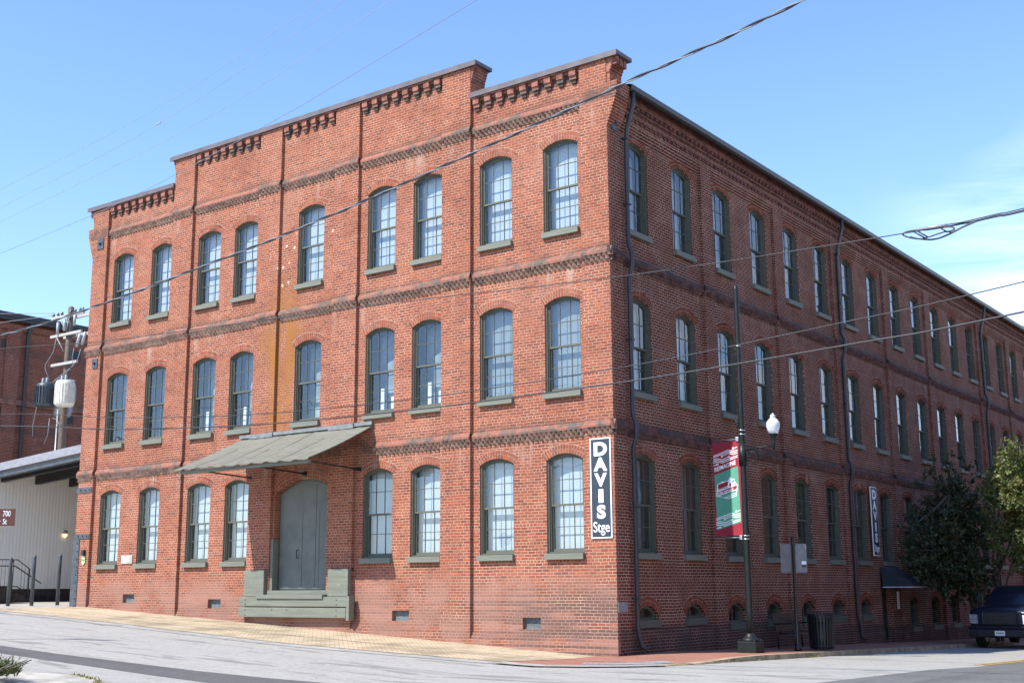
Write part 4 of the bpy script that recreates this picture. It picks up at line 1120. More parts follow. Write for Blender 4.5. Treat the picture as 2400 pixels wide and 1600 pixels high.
b = MB().mat('white')
logo = [(118, 802), (140, 792), (140, 690), (200, 665), (215, 650), (240, 652), (260, 655), (318, 632), (333, 592), (352, 592), (362, 632), (405, 608), (412, 665), (440, 690), (447, 714), (462, 706), (456, 782), (443, 790), (443, 884), (305, 922), (132, 872), (118, 872)]
sheet_poly(b, [(bx(*p), bz(p[1])) for p in logo], -0.008)
b.mat('maroon')
for q in ([(149, 697), (310, 648), (310, 716), (149, 764)], [(332, 690), (360, 682), (360, 728), (332, 737)], [(127, 812), (449, 722), (446, 775), (127, 864)]):
    sheet_poly(b, [(bx(*p), bz(p[1])) for p in q], -0.0105)
b.mat('teal')
for q in ([(366, 650), (398, 630), (402, 668), (366, 686)], [(412, 690), (432, 700), (434, 716), (412, 722)], [(150, 868), (436, 792), (436, 830), (230, 882)], [(180, 884), (300, 868), (436, 842), (436, 852), (300, 884), (240, 898)], [(250, 903), (310, 893), (436, 862), (436, 874), (308, 910)]):
    sheet_poly(b, [(bx(*p), bz(p[1])) for p in q], -0.0105)
b.mat('maroon'); text(b, 'DANVILLE', 0.073, bmp, -0.0105, bx(150, 784), bz(784), bold=0.002, sx=0.82, slope=0.20, align='LEFT', ext=0.001)
b.mat('white'); text(b, 'RIVER DISTRICT', 0.082, bmp, -0.013, bx(135, 856), bz(856), bold=0.0015, sx=0.81, slope=0.205, align='LEFT', ext=0.001)
b.build('emblem', ban)
for z in (BZ1+.045, BZ0-.045):
    b = MB().mat('steel'); b.tube([(LX-.07-ox, 0, z-oz), (BX0+.03-ox, 0, z-oz)], 0.011, 6); b.rbox(LX-.16-ox, LX-.085-ox, -.05, .05, z-.06-oz, z+.05-oz, .01)
    b.build('bracket', ban)

# ------------------------------------------------------------------ sign post, bin, bench
PX, PY = 1.9, 5.5; PZ = zr(PX, PY)+side_h(PX, PY)
sp_ = thing('sign_post', 'black ball topped post carrying two plain grey sign backs', 'sign post', (PX, PY, PZ))
b = MB().mat('black'); b.lathe([(0.10, 0), (0.085, .10), (0.05, .16), (0.042, .2), (0.040, 2.62), (0.05, 2.63), (0.05, 2.66), (0.03, 2.70), (0.055, 2.76), (0.055, 2.80), (0.0, 2.86)], 0, 0, 14); b.build('post', sp_)
for sx_, a in ((-1, R(12)), (1, R(-10))):
    b = MB().mat('sign_grey')
    P = [(0.03, 1.94), (.31, 1.94), (.33, 1.98), (.33, 2.62), (.31, 2.66), (.03, 2.66)]
    ca, sa = math.cos(R(36)), math.sin(R(36))
    def mp_(u, z, d, s=sx_, a=a):
        u *= s; x = u*math.cos(R(36)+a)-d*math.sin(R(36)+a); y = u*math.sin(R(36)+a)+d*math.cos(R(36)+a); return (x, y, z)
    b.prism(P, mp_, 0.045, 0.05)
    if sx_ == 1:
        b.mat('white'); b.prism([(.20, 2.14), (.31, 2.14), (.31, 2.22), (.20, 2.22)], mp_, 0.04, 0.0445)
        b.mat('black'); b.prism([(.20, 2.07), (.31, 2.07), (.31, 2.13), (.20, 2.13)], mp_, 0.04, 0.0445)
    b.build('sign_back', sp_)
CX_, CY_ = 1.92, 7.0; CZ_ = zr(CX_, CY_)+side_h(CX_, CY_)
can = thing('litter_bin', 'black slatted metal litter bin on the pavement behind the sign post', 'bin', (CX_, CY_, CZ_))
b = MB().mat('black'); b.lathe([(0.26, 0.03), (0.28, .06), (0.28, .80), (0.0, .801)], 0, 0, 20); b.build('liner', can)
b = MB().mat('black')
for i in range(26):
    a = 2*math.pi*i/26; c, s = math.cos(a), math.sin(a); r = .30
    b.prism([(-.022, 0), (.022, 0), (.022, 1), (-.022, 1)], lambda u, z, d: ((r+d+(0.05*max(0, z-.85)/.15))*c-u*s, (r+d+(0.05*max(0, z-.85)/.15))*s+u*c, .04+z*.86), 0, .012)
    b.tube([((r+.02)*c, (r+.02)*s, .88), ((r+.07)*c, (r+.07)*s, .96)], .016, 5)
for z in (.08, .72): b.lathe([(.295, z), (.322, z+.005), (.322, z+.045), (.295, z+.05)], 0, 0, 24)
b.build('slats', can)
b = MB().mat('black'); b.lathe([(0.32, .79), (.315, .83), (.24, .86), (.17, .85), (.165, .80)], 0, 0, 24); b.build('lid_ring', can)
bn = thing('bench', 'black metal bench in shade against the side wall behind the bin', 'bench', (0.75, 7.9, zr(.8, 7.9)+side_h(.8, 7.9)))
b = MB().mat('black')
for i in range(6): b.box(-.10+.085*i, -.035+.085*i, -.8, .8, .42-.006*abs(i-3), .445-.006*abs(i-3))
b.build('seat', bn)
b = MB().mat('black')
for i in range(6): b.box(-.17-.025*i, -.15-.025*i, -.8, .8, .50+.075*i, .56+.075*i)
b.build('backrest', bn)
for y in (-.78, .78):
    b = MB().mat('black')
    b.tube([(-.1, y, 0), (-.12, y, .42), (-.20, y, .7), (-.31, y, .98)], .022, 6); b.tube([(.38, y, 0), (.36, y, .3), (.40, y, .6), (.30, y, .68), (-.18, y, .66)], .022, 6); b.tube([(.38, y, .40), (-.12, y, .42)], .022, 6)
    b.build('side_frame', bn)

# ------------------------------------------------------------------ pickup truck
TX, TY = 3.72, 17.0; TZ = zr(TX, TY)
tr = thing('pickup_truck', 'dark navy pickup truck parked at the kerb under the trees', 'truck', (TX, TY, TZ), R(-1.0))
def loft(mb, secs):
    """secs: list of closed loops of equal length"""
    n = len(secs[0]); V = [p for s in secs for p in s]
    sm = mb.smooth; mb.smooth = True
    mb.idx(V, [(i*n+j, i*n+(j+1) % n, (i+1)*n+(j+1) % n, (i+1)*n+j) for i in range(len(secs)-1) for j in range(n)])
    mb.smooth = sm
    mb.face(secs[0][::-1]); mb.face(secs[-1])
def sec(y, hw, z0, z1, rnd=0.12, crown=0.04):
    P = []
    for i in range(9): a = math.pi*i/8; P.append((hw*math.cos(a)*0.0, y, 0))
    P = [(-hw+.05, y, z0), (hw-.05, y, z0), (hw, y, z0+.12), (hw, y, z1-rnd), (hw-rnd*.35, y, z1-rnd*.35), (hw-rnd*1.2, y, z1), (hw*.4, y, z1+crown), (-hw*.4, y, z1+crown), (-hw+rnd*1.2, y, z1), (-hw+rnd*.35, y, z1-rnd*.35), (-hw, y, z1-rnd), (-hw, y, z0+.12)]
    return P
b = MB().mat('carpaint')
loft(b, [sec(0.10, .88, .62, 1.10), sec(0.22, .97, .50, 1.22), sec(0.6, 1.0, .42, 1.27), sec(1.45, 1.0, .42, 1.31), sec(1.62, 1.0, .42, 1.30), sec(5.55, 1.0, .45, 1.32), sec(5.7, .97, .55, 1.30)])
b.build('body', tr)
b = MB().mat('carpaint')
def cab(y, hw0, hw1, z0, z1): return [(-hw0, y, z0), (hw0, y, z0), (hw1, y, z1-.06), (hw1-.1, y, z1), (-hw1+.1, y, z1), (-hw1, y, z1-.06)]
loft(b, [cab(1.40, .93, .90, 1.28, 1.36), cab(2.22, .94, .72, 1.28, 1.90), cab(2.7, .94, .71, 1.28, 1.95), cab(3.5, .94, .71, 1.28, 1.94), cab(3.85, .94, .76, 1.28, 1.84)])
b.build('cab', tr)
b = MB().mat('car_glass')
b.face([(-.86, 1.50, 1.40), (.86, 1.50, 1.40), (.68, 2.17, 1.86), (-.68, 2.17, 1.86)])
for s in (-1, 1): b.face([(s*.945, 1.75, 1.40), (s*.945, 3.55, 1.40), (s*.755, 3.40, 1.86), (s*.755, 2.32, 1.86)])
b.build('windows', tr)
b = MB().mat('black'); b.rbox(-.62, .62, .02, .16, .70, 1.14, .05); b.mat('iron')
for i in range(9):
    for j in range(3): b.box(-.40+.09*i, -.33+.09*i, .008, .022, .78+.11*j, .86+.11*j)
b.mat('carpaint'); b.rbox(-.66, -.50, .0, .14, .74, 1.14, .02); b.rbox(.50, .66, .0, .14, .74, 1.14, .02)
b.build('grille', tr)
b = MB().mat('carpaint'); b.rbox(-.98, .98, -.06, .2, .60, .70, .03); b.mat('black'); b.rbox(-.97, .97, -.03, .25, .34, .60, .05)
for s in (-1, 1): b.rbox(s*.72-.12, s*.72+.12, -.045, 0, .42, .54, .02)
b.build('bumper', tr)
for s in (-1, 1):
    b = MB().mat('lamp_lens'); b.prism([(s*.70, .76), (s*.94, .78), (s*.95, 1.06), (s*.69, 1.04)], lambda a, c, d: (a, d+.10*max(0, abs(a)-.7), c), .035, .2)
    b.mat('black'); b.box(s*.82-.09, s*.82+.09, .035, .042, .895, .91); b.build('headlight', tr)
b = MB().mat('white'); b.rbox(-.155, .155, -.075, -.06, .40, .55, .006); b.mat('navy')
for i in range(7): b.box(-.11+.033*i, -.09+.033*i, -.078, -.074, .455, .505)
b.build('number_plate', tr)
for s in (-1, 1):
    b = MB().mat('black'); b.rbox(s*1.0-.02, s*1.0+.2*s+.02*s, 1.75, 1.87, 1.36, 1.60, .03) if s > 0 else b.rbox(-1.22, -.98, 1.75, 1.87, 1.36, 1.60, .03); b.build('mirror', tr)
    for y in (.98, 4.55):
        b = MB().mat('tyre'); cx = s*.86
        def wl(r, x): return [(x, y+r*math.cos(2*math.pi*k/24), .40+r*math.sin(2*math.pi*k/24)) for k in range(24)]
        loft(b, [wl(.34, cx-.14), wl(.40, cx-.11), wl(.40, cx+.11), wl(.34, cx+.14)]); wh = b.build('wheel', tr)
        b = MB().mat('galv'); loft(b, [wl(.24, cx-.145), wl(.24, cx+.145)]); b.build('rim', wh)

# ------------------------------------------------------------------ left: shed, stair rail, bollards, far warehouse, pole
shed = thing('loading_shed', 'white ribbed metal loading shed with a dark framed canopy left of the brick warehouse', 'shed', (-30, 3, .75))
def SB(mb, name, par=None):
    par = par or shed
    o = mb.build(name); o.parent = par; o.matrix_parent_inverse = Matrix.Translation((30, -3, -.75)) if par is shed else Matrix.Identity(4); return o
b = MB().mat('ribbed'); b.box(-31.6, -30, 2.0, 24, 1.22, 6.0); SB(b, 'wall')
b = MB().mat('dock_dark'); b.box(-31.6, -30.06, 2.05, 24, 0.3, 1.22); SB(b, 'foundation')
def cz(x): return 5.88+0.066*(x+28.8)
b = MB().mat('galv'); b.prism([(-31.8, cz(-31.8)-.22), (-21.6, cz(-21.6)-.22), (-21.6, cz(-21.6)+.08), (-31.8, cz(-31.8)+.08)], lambda a, c, d: (a, d, c), 2.0, 2.06)
SB(b, 'fascia')
b = MB().mat('grey_wood'); b.prism([(-31.8, cz(-31.8)-.10), (-21.6, cz(-21.6)-.10), (-21.6, cz(-21.6)+.02), (-31.8, cz(-31.8)+.02)], lambda a, c, d: (a, d, c), 2.062, 24)
SB(b, 'canopy_roof')
b = MB().mat('plate_iron'); b.prism([(-31.5, cz(-31.5)-.44), (-21.6, cz(-21.6)-.44), (-21.6, cz(-21.6)-.27), (-31.5, cz(-31.5)-.27)], lambda a, c, d: (a, d, c), 2.1, 2.35)
SB(b, 'edge_beam')
for y in (2.9, 4.4, 5.95, 7.5, 9.0, 10.5, 12.0):
    b = MB().mat('iron'); b.prism([(-30.0, cz(-30)-.46), (-21.7, cz(-21.7)-.46), (-21.7, cz(-21.7)-.12), (-30.0, cz(-30)-.12)], lambda a, c, d: (a, d, c), y-.09, y+.09); SB(b, 'purlin')
for y in (2.75, 5.80, 9.0):
    b = MB().mat('galv'); b.lathe([(0.09, 3.42), (0.10, 3.5), (.03, 3.56)], -29.93, y, 12); lo = SB(b, 'wall_lamp')
    b = MB().mat('bulb'); b.lathe([(0.0, 3.27), (.06, 3.30), (.085, 3.37), (.075, 3.42), (0, 3.425)], -29.93, y, 12); SB(b, 'bulb', lo)

st = thing('stair_railing', 'black metal stair railing with balusters in front of the shed', 'railing', (-27, 2, .75))
def rl(Y, Z): return (0.0, Y-2, Z-.75)
b = MB().mat('iron')
b.tube([rl(-1.5, 2.27), rl(1.92, 2.27), rl(2.42, 1.95)], .02, 6); b.build('top_rail', st)
b = MB().mat('iron'); b.tube([(.05, p[1], p[2]) for p in (rl(-1.5, 2.04), rl(1.8, 2.04), rl(2.9, 1.42))], .024, 6); b.build('hand_rail', st)
b = MB().mat('iron'); b.tube([rl(-1.5, 1.31), rl(1.95, 1.31), rl(2.42, 1.02)], .02, 6); b.build('bottom_rail', st)
for y, z0, z1 in [(-1.4+.15*i, 1.31, 2.27) for i in range(22)]+[(1.98+.13*i, 1.31-.08*i, 2.25-.085*i) for i in range(1, 4)]:
    b = MB().mat('iron'); b.tube([rl(y, z0), rl(y, z1)], .009, 4); b.build('baluster', st)
for y, z1 in ((-.6, 2.27), (1.75, 2.27), (2.42, 1.95)):
    b = MB().mat('iron'); b.tube([rl(y, .72), rl(y, z1)], .028, 6); b.build('rail_post', st)
b = MB().mat('dock_dark')
for i in range(4): b.box(-2.2, -.06, .42+.28*i-.1 if i else .3, 3.0, -.05, .47-.155*i) if False else b.box(-2.2, -.06, -3.0, .62-.28*i, .47-.5+.155*i, .47-.36+.155*i)
b.build('steps', st)

for (x, y, z1, lab) in ((-22.4, -1.20, 2.22, 'dark blue grey steel bollard in front of the stair railing, leftmost of the three'), (-22.4, -.35, 2.30, 'middle dark blue grey bollard at the foot of the stair rail'), (-22.4, .61, 2.34, 'dark blue grey bollard nearest the brick warehouse corner')):
    z0 = zr(x, y)+.028
    o = MB().mat('plate_blue' if 'plate_blue' in MAT else 'plate_iron'); h = z1-z0
    o.lathe([(.062, 0), (.062, h-.04), (.055, h-.012), (.03, h), (0, h+.004)], 0, 0, 16)
    tag(o.build('bollard', loc=(x, y, z0)), lab, 'bollard', 'bollards beside the warehouse yard')

fb = thing('brick_warehouse', 'dark red brick warehouse in shade behind the utility pole at the far left', 'building', (-42, 20, .7))
def FB(mb, name, par=None):
    o = mb.build(name); o.parent = fb; o.matrix_parent_inverse = Matrix.Translation((42, -20, -.7)); return o
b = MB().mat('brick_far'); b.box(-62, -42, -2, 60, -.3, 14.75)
for y in (1.2, 10.15, 19.5, 28.5, 37.5): b.box(-42.0, -41.9, y-.4, y+.4, 0, 14.4)
b.box(-42, -41.86, -2, 60, 14.2, 14.5); FB(b, 'wall')
b = MB().mat('soot_brick'); b.box(-42, -41.85, -2, 60, 10.35, 10.62); FB(b, 'belt_course')
b = MB().mat('gutter'); b.box(-62.4, -41.5, -2.4, 60.4, 14.75, 14.98); b.box(-41.75, -41.55, -2.4, 60.4, 14.6, 14.75)
b.face([(-62.4, -2.4, 14.981), (-41.5, -2.4, 14.981), (-52, -2.4, 17)]); b.face([(-41.5, -2.4, 14.981), (-41.5, 60, 14.981), (-52, 60, 17), (-52, -2.4, 17)])
FB(b, 'roof')
for y, z in ((9.85, 13.45), (9.55, 9.95), (13.8, 13.45), (13.6, 9.95)):
    b = MB().mat('iron'); b.box(-41.995, -41.97, y-.32, y+.32, z-.22, z+.2); FB(b, 'vent')
for y in (10.9, 28.9):
    b = MB().mat('downspout'); b.tube([(-41.6, y, 14.6), (-41.85, y, 14.0), (-41.85, y, .6)], .10, 8); FB(b, 'downspout')

UX, UY = -33.0, 7.38
up_ = thing('utility_pole', 'weathered wooden utility pole with three cross arms behind the shed', 'utility pole', (UX, UY, .7))
def Z(z): return z-.7
b = MB().mat('pole_wood'); b.tube([(0, 0, Z(.2)), (.0, 0, Z(6)), (.03, 0, Z(11)), (.06, 0, Z(13.62)), (.06, 0, Z(13.66))], [.185, .165, .145, .13, .07], 14); b.build('pole', up_)
def arm(z, x0, x1, y, h=.12):
    b = MB().mat('grey_wood'); b.rbox(x0, x1, y-.05, y+.05, Z(z)-h/2, Z(z)+h/2, .01); return b.build('cross_arm', up_)
for z, x0, x1 in ((13.2, -1.05, 1.35), (12.35, -1.05, 1.25), (11.02, -.85, 1.05)):
    for y in ((-.20, .24) if z > 12 else (-.2,)):
        a_ = arm(z, x0+(.35 if y > 0 else 0), x1+(.0), y)
for z, xs, h in ((13.2, (-.95, -.6, -.3, .35, .7, 1.05, 1.25), .14),):
    for x in xs:
        b = MB().mat('brown_ceramic' if abs(x) < .8 else 'plate_iron'); b.lathe([(.02, Z(z)+.06), (.06, Z(z)+.09), (.075, Z(z)+.13), (.05, Z(z)+.16), (.055, Z(z)+.20), (0, Z(z)+.24)], x, -.2, 10); b.build('insulator', up_)
for x, z, tilt in ((-.45, 12.45, 0), (.05, 12.55, 0), (.80, 12.7, 0), (1.15, 11.7, .25), (1.55, 11.75, .25)):
    b = MB().mat('ceramic'); b.tube([(x-tilt*.4, -.28, Z(z)-.05), (x+tilt*.5, -.28, Z(z)+.50)], .062, 10); b.build('fuse_cutout', up_)
for p in (((-.35, 13.1), (.0, 12.55)), ((.35, 13.1), (.06, 12.55)), ((-.5, 12.25), (-.05, 11.6))):
    b = MB().mat('ceramic'); b.tube([(p[0][0], -.26, Z(p[0][1])), (p[1][0], -.17, Z(p[1][1]))], .022, 5); b.build('brace', up_)
b = MB().mat('ceramic'); b.tube([(-.2, -.16, Z(.5)), (-.2, -.16, Z(9.0))], .035, 8); b.build('conduit', up_)
for pts in ([(-.4, 12.2), (-.55, 11.6), (-1.1, 11.1), (-1.1, 10.9), (-.6, 10.2)], [(1.0, 11.6), (.9, 11.2), (1.0, 10.8), (-.3, 10.3), (-.4, 10.2)], [(1.5, 11.5), (1.3, 11.0), (.6, 10.6), (.4, 10.2)], [(-.5, 10.2), (0, 10.35), (.9, 10.2), (1.3, 10.1)], [(-1.4, 9.9), (-1.6, 9.0), (-1.75, 8.4), (-1.7, 7.9)], [(-.3, 8.6), (.1, 8.5), (.3, 8.2), (.2, 7.9)], [(-.5, 8.6), (-.55, 7.9), (-.8, 7.5)]):
    b = MB().mat('wire_grey'); b.tube([(x, -.35, Z(z)) for x, z in pts], .016, 5); b.build('lead_wire', up_)
def transformer(x, y, z0, h, r, m, lab, fins):
    t_ = thing('transformer', lab, 'transformer', (UX+x, UY+y, z0))
    b = MB().mat(m); b.lathe([(r*.8, 0), (r*.97, .05), (r, .14), (r, h-.15), (r*.93, h-.05), (r*.85, h), (r*.3, h+.05), (0, h+.055)], 0, 0, 24); b.build('tank', t_)
    if fins:
        b = MB().mat(m)
        for k in range(22):
            a = 2*math.pi*k/22; c, s = math.cos(a), math.sin(a)
            b.prism([(-.012, .12), (.012, .12), (.012, h-.15), (-.012, h-.15)], lambda u, z, d: ((r+d)*c-u*s, (r+d)*s+u*c, z), 0, .055 if m == 'trans_dark' else .018)
        b.build('cooling_fins', t_)
    for px in (-.15, .15):
        b = MB().mat('ceramic'); b.lathe([(.05, h+.02), (.075, h+.06), (.05, h+.10), (.07, h+.14), (.045, h+.18), (.06, h+.22), (.0, h+.27)], px, -.08, 10); b.build('bushing', t_)
    b = MB().mat('galv'); b.rbox(-.06, .06, r-.02, r+.12, h*.25, h*.8, .01); b.build('bracket', t_)
transformer(-.92, -.35, 9.15, 1.05, .43, 'trans_dark', 'dark finned transformer can on the left of the utility pole', True)
transformer(.52, -.35, 9.05, 1.12, .42, 'trans_cream', 'cream coloured transformer can on the right of the utility pole', True)
transformer(-.62, .35, 8.75, 1.0, .38, 'galv', 'pale grey transformer can half hidden behind the dark one', False)

# brown block sign at the left edge, its post stands further left
bs = thing('street_sign', 'brown 700 block street sign at the left edge', 'sign', (-10.08, -9, zr(-10.9, -9)), R(38))
sz = 2.56-zr(-10.9, -9)
b = MB().mat('sign_brown'); b.rbox(-.95, .175, -.01, .01, sz, sz+.37, .006); b.build('sign_panel', bs)
b = MB().mat('white')
text(b, '700', .175, FR, -.013, -.005, sz+.205, bold=.0, sx=.66); text(b, 'St', .17, FR, -.013, -.035, sz+.035, bold=.0, sx=.70)
text(b, 'l', .18, FR, -.013, -.185, sz+.205, bold=.0, sx=.8); text(b, 'r', .17, FR, -.013, -.155, sz+.035, bold=.0, sx=.7)
b.build('lettering', bs)
b = MB().mat('galv'); b.tube([(-.85, .04, -.1), (-.85, .04, sz+.6)], .035, 10); b.build('post', bs)

# ------------------------------------------------------------------ overhead lines
def spline(pts, n=6):
    P = [Vector(p) for p in pts]; out_ = []
    for i in range(len(P)-1):
        p0 = P[max(i-1, 0)]; p1 = P[i]; p2 = P[i+1]; p3 = P[min(i+2, len(P)-1)]
        for k in range(n):
            t_ = k/n
            out_.append(0.5*((2*p1)+(p2-p0)*t_+(2*p0-5*p1+4*p2-p3)*t_*t_+(3*p1-p0-3*p2+p3)*t_**3))
    out_.append(P[-1]); return out_
def cable(name, label, pts, r, m='wire', twist=0.0, par=None):
    P = spline(pts); b = MB().mat(m)
    if twist:
        # resample evenly so the lay stays constant
        Q = [P[0]]; step = 0.09; acc = 0
        for a, c in zip(P, P[1:]):
            dd = (c-a).length; t_ = step-acc
            while t_ < dd: Q.append(a+(c-a)*(t_/dd)); t_ += step
            acc = (acc+dd) % step
        for ph, mt, rr in ((0, m, r), (math.pi, 'wire_grey', r*.62)):
            b.mat(mt); b.tube([q+Vector((0, math.cos(ph+i*.55), math.sin(ph+i*.55)))*r*0.9 for i, q in enumerate(Q)], rr, 6)
    else: b.tube(P, r, 6)
    o = b.build(name)
    return tag(o, label, 'cable') if label else o
cable('overhead_cable', 'thick twisted black cable rising across the facade to the top right', [(-44, -8, 8.2), (-30, -8, 7.5), (-20, -8, 7.26), (-12.6, -8, 7.29), (-9.09, -8, 7.46), (-5.04, -8, 7.83), (-2.08, -8, 8.15), (1.26, -8, 8.61), (4.12, -8, 9.05), (5.36, -8, 9.26), (6.99, -8, 9.5), (8.41, -8, 9.76), (13, -8, 10.6), (20, -8, 11.9)], .017, twist=1)
spl = thing('spliced_cable', 'thin cable thickening into a looped black splice at the right edge', 'cable', (9.0, -6, 6.5))
def W(pts): return [(x-9.0, 0.0, z-6.5) for x, z in pts]
b = MB().mat('wire'); b.tube(spline(W([(-44, 9.6), (-30, 8.5), (-15.93, 7.66), (-11.29, 7.30), (-2.29, 6.93), (4.13, 6.60), (8.756, 6.499), (9.651, 6.515), (9.91, 6.513), (10.418, 6.545), (10.789, 6.56), (13, 6.75), (20, 7.5)])), .009, 6); b.build('messenger_wire', spl)
b = MB().mat('wire')
b.tube([p+Vector((0, .02, 0)) for p in spline(W([(20, 7.48), (13, 6.73), (10.789, 6.535), (10.417, 6.525), (10.08, 6.50), (9.867, 6.495), (9.65, 6.49), (9.387, 6.495), (9.167, 6.52), (9.04, 6.515), (8.991, 6.49), (9.026, 6.453), (9.131, 6.406), (9.323, 6.35), (9.427, 6.33), (9.551, 6.335), (9.711, 6.375), (9.861, 6.43), (10.062, 6.49), (10.4, 6.515), (10.789, 6.525), (13, 6.72), (20, 7.47)]), 5)], .0135, 6)
b.tube([p+Vector((0, -.02, 0)) for p in spline(W([(10.13, 6.485), (9.90, 6.424), (9.753, 6.375), (9.643, 6.405), (9.368, 6.362), (9.253, 6.362), (9.114, 6.419)]), 5)], .011, 6)
b.tube([p+Vector((0, -.03, 0)) for p in spline(W([(9.63, 6.475), (9.74, 6.46), (9.788, 6.425), (9.747, 6.402), (9.686, 6.40)]), 5)], .012, 6)
b.build('cable_loop', spl)
b = MB().mat('galv'); b.tube(W([(9.246, 6.517), (9.673, 6.508)]), .024, 8); b.build('splice_tube', spl)
for pa, pb in (((9.16, 6.50), (9.335, 6.36)), ((9.235, 6.485), (9.378, 6.368)), ((9.587, 6.468), (9.677, 6.39))):
    b = MB().mat('iron'); b.tube([p+Vector((0, -.03, 0)) for p in [Vector(q) for q in W([pa, pb])]], .013, 6); b.build('strap', spl)
cable('overhead_cable', 'thin black cable sagging across the windows, upper of the two near the awning', [(-44, -6, 8.0), (-30, -6, 6.9), (-15.68, -6, 5.84), (-11.11, -6, 5.36), (-8.47, -6, 5.13), (-5.12, -6, 4.93), (-0.6, -6, 4.86), (4.09, -6, 4.97), (7.81, -6, 5.22), (10.7, -6, 5.47), (20, -6, 6.5)], .0095)
cable('overhead_cable', 'thicker black cable just above the awning, lowest of all the lines', [(-44, -6, 7.7), (-30, -6, 6.6), (-15.64, -6, 5.51), (-11.08, -6, 5.06), (-8.45, -6, 4.87), (-5.07, -6, 4.70), (-0.6, -6, 4.64), (4.08, -6, 4.70), (8.11, -6, 4.87), (10.66, -6, 5.03), (20, -6, 5.9)], .015)
for lab, pts in (('faint wire highest in the sky at the upper left', [(-9.68, 9.91), (-4.2, 10.50), (-0.54, 11.25)]), ('faint wire with a small pale sleeve on it, second from the top', [(-9.62, 9.47), (-4.2, 10.15), (.89, 11.25)]),
                 ('faint pale wire in the sky below the sleeved one', [(-9.57, 9.14), (-2.89, 9.90), (1.95, 10.92)]), ('faint dark wire passing just above the stepped parapet', [(-9.49, 8.40), (-5.01, 8.78), (-.88, 9.42), (1.5, 9.89), (3.84, 10.38)])):
    x0, z0 = pts[0]; x1, z1 = pts[-1]
    s0 = (pts[1][1]-z0)/(pts[1][0]-x0); s1 = (z1-pts[-2][1])/(x1-pts[-2][0])
    full = [(x0-20, -10, z0-20*s0*.75), (x0-8, -10, z0-8*s0*.92)]+[(x, -10, z) for x, z in pts]+[(x1+8, -10, z1+8*s1*1.05), (x1+16, -10, z1+16*s1*1.1)]
    if 'sleeve' in lab and 'below' not in lab:
        wr = thing('overhead_wire', lab, 'wire', (-4.2, -10, 10.15))
        b = MB().mat('wire_pale'); b.tube([p-Vector((-4.2, -10, 10.15)) for p in spline(full)], .0042, 5); b.build('wire', wr)
        b = MB().mat('ceramic'); b.tube([(-.06, 0, -.008), (.10, 0, .013)], .014, 6); b.build('sleeve', wr)
    else:
        o = cable('overhead_wire', lab, full, .0042 if 'dark' not in lab else .005, 'wire_pale' if 'dark' not in lab else 'wire_grey'); o['category'] = 'wire'
for lab, z in (('short faint wire above the far warehouse roof, upper one', 14.55), ('short faint wire just under the upper one at the far left', 13.75)):
    o = cable('overhead_wire', lab, [(-60, 7.2, z+1.2), (-45, 7.2, z+.25), (-33.9, 7.2, 13.35 if z < 14 else 13.45)], .014, 'wire_grey'); o['category'] = 'wire'

# ------------------------------------------------------------------ trees and plants
def rnd_dir():
    while True:
        v = Vector((random.uniform(-1, 1), random.uniform(-1, 1), random.uniform(-1, 1)))
        if 0.05 < v.length < 1: return v.normalized()
def leaf_quad(b, c, d, s, asp=0.5):
    a = d.cross(rnd_dir()); a = a.normalized() if a.length > 1e-3 else Vector((1, 0, 0)); e = d
    b.face([c-e*s, c+a*s*asp, c+e*s, c-a*s*asp])
def tree(label, base, clumps, m, nleaf, size, trunks):
    root = thing('street_tree', label, 'tree', base)
    B = Vector(base)
    b = MB().mat('bark')
    for pts, r in trunks:
        P = spline([Vector(p)-B for p in pts], 4); n = len(P)
        b.tube(P, [r*(1-.75*i/(n-1)) for i in range(n)], 7)
    for c, rad, w_ in clumps:                      # limbs reach into every clump
        src = min((Vector(p) for pts, r in trunks for p in pts[1:]), key=lambda p: (p-Vector(c)).length)
        P = spline([src-B, (src+Vector(c))*.5+Vector((0, 0, -.1))-B, Vector(c)-B], 3); b.tube(P, [.03*(1-.7*i/(len(P)-1)) for i in range(len(P))], 5)
    b.build('trunk', root)
    b = MB().mat(m); tot = sum(w_*r_[0]*r_[1]*r_[2] for c, r_, w_ in clumps)
    for c, rad, w_ in clumps:
        k = int(nleaf*w_*rad[0]*rad[1]*rad[2]/tot)
        for tw in range(max(4, k//14)):
            d = rnd_dir(); rr = random.uniform(.35, 1.08)**.55
            p = Vector(c)+Vector((d.x*rad[0], d.y*rad[1], d.z*rad[2]))*rr
            g = (d*.7+rnd_dir()*.5+Vector((0, 0, .5))).normalized(); ln_ = random.uniform(.18, .42)
            for q in range(14):
                f = q/13
                leaf_quad(b, p+g*ln_*f+rnd_dir()*random.uniform(.02, .12)-B, (g*.3+rnd_dir()+Vector((0, 0, -.25))).normalized(), size*random.uniform(.6, 1.25))
    b.raw('crown', root)
def clumpset(c, R_, n, rr, flat=.85):
    out_ = [((c[0], c[1], c[2]), (R_[0]*.6, R_[1]*.6, R_[2]*.6), .35)]
    for i in range(n):
        d = rnd_dir(); k = random.uniform(.5, 1.08)
        r = rr*random.uniform(.6, 1.25)
        out_.append(((c[0]+d.x*R_[0]*k, c[1]+d.y*R_[1]*k, c[2]+d.z*R_[2]*k), (r, r, r*flat), 1.0))
    return out_
random.seed(11)
TA = (1.5, 20.4); za = zr(*TA)+.1
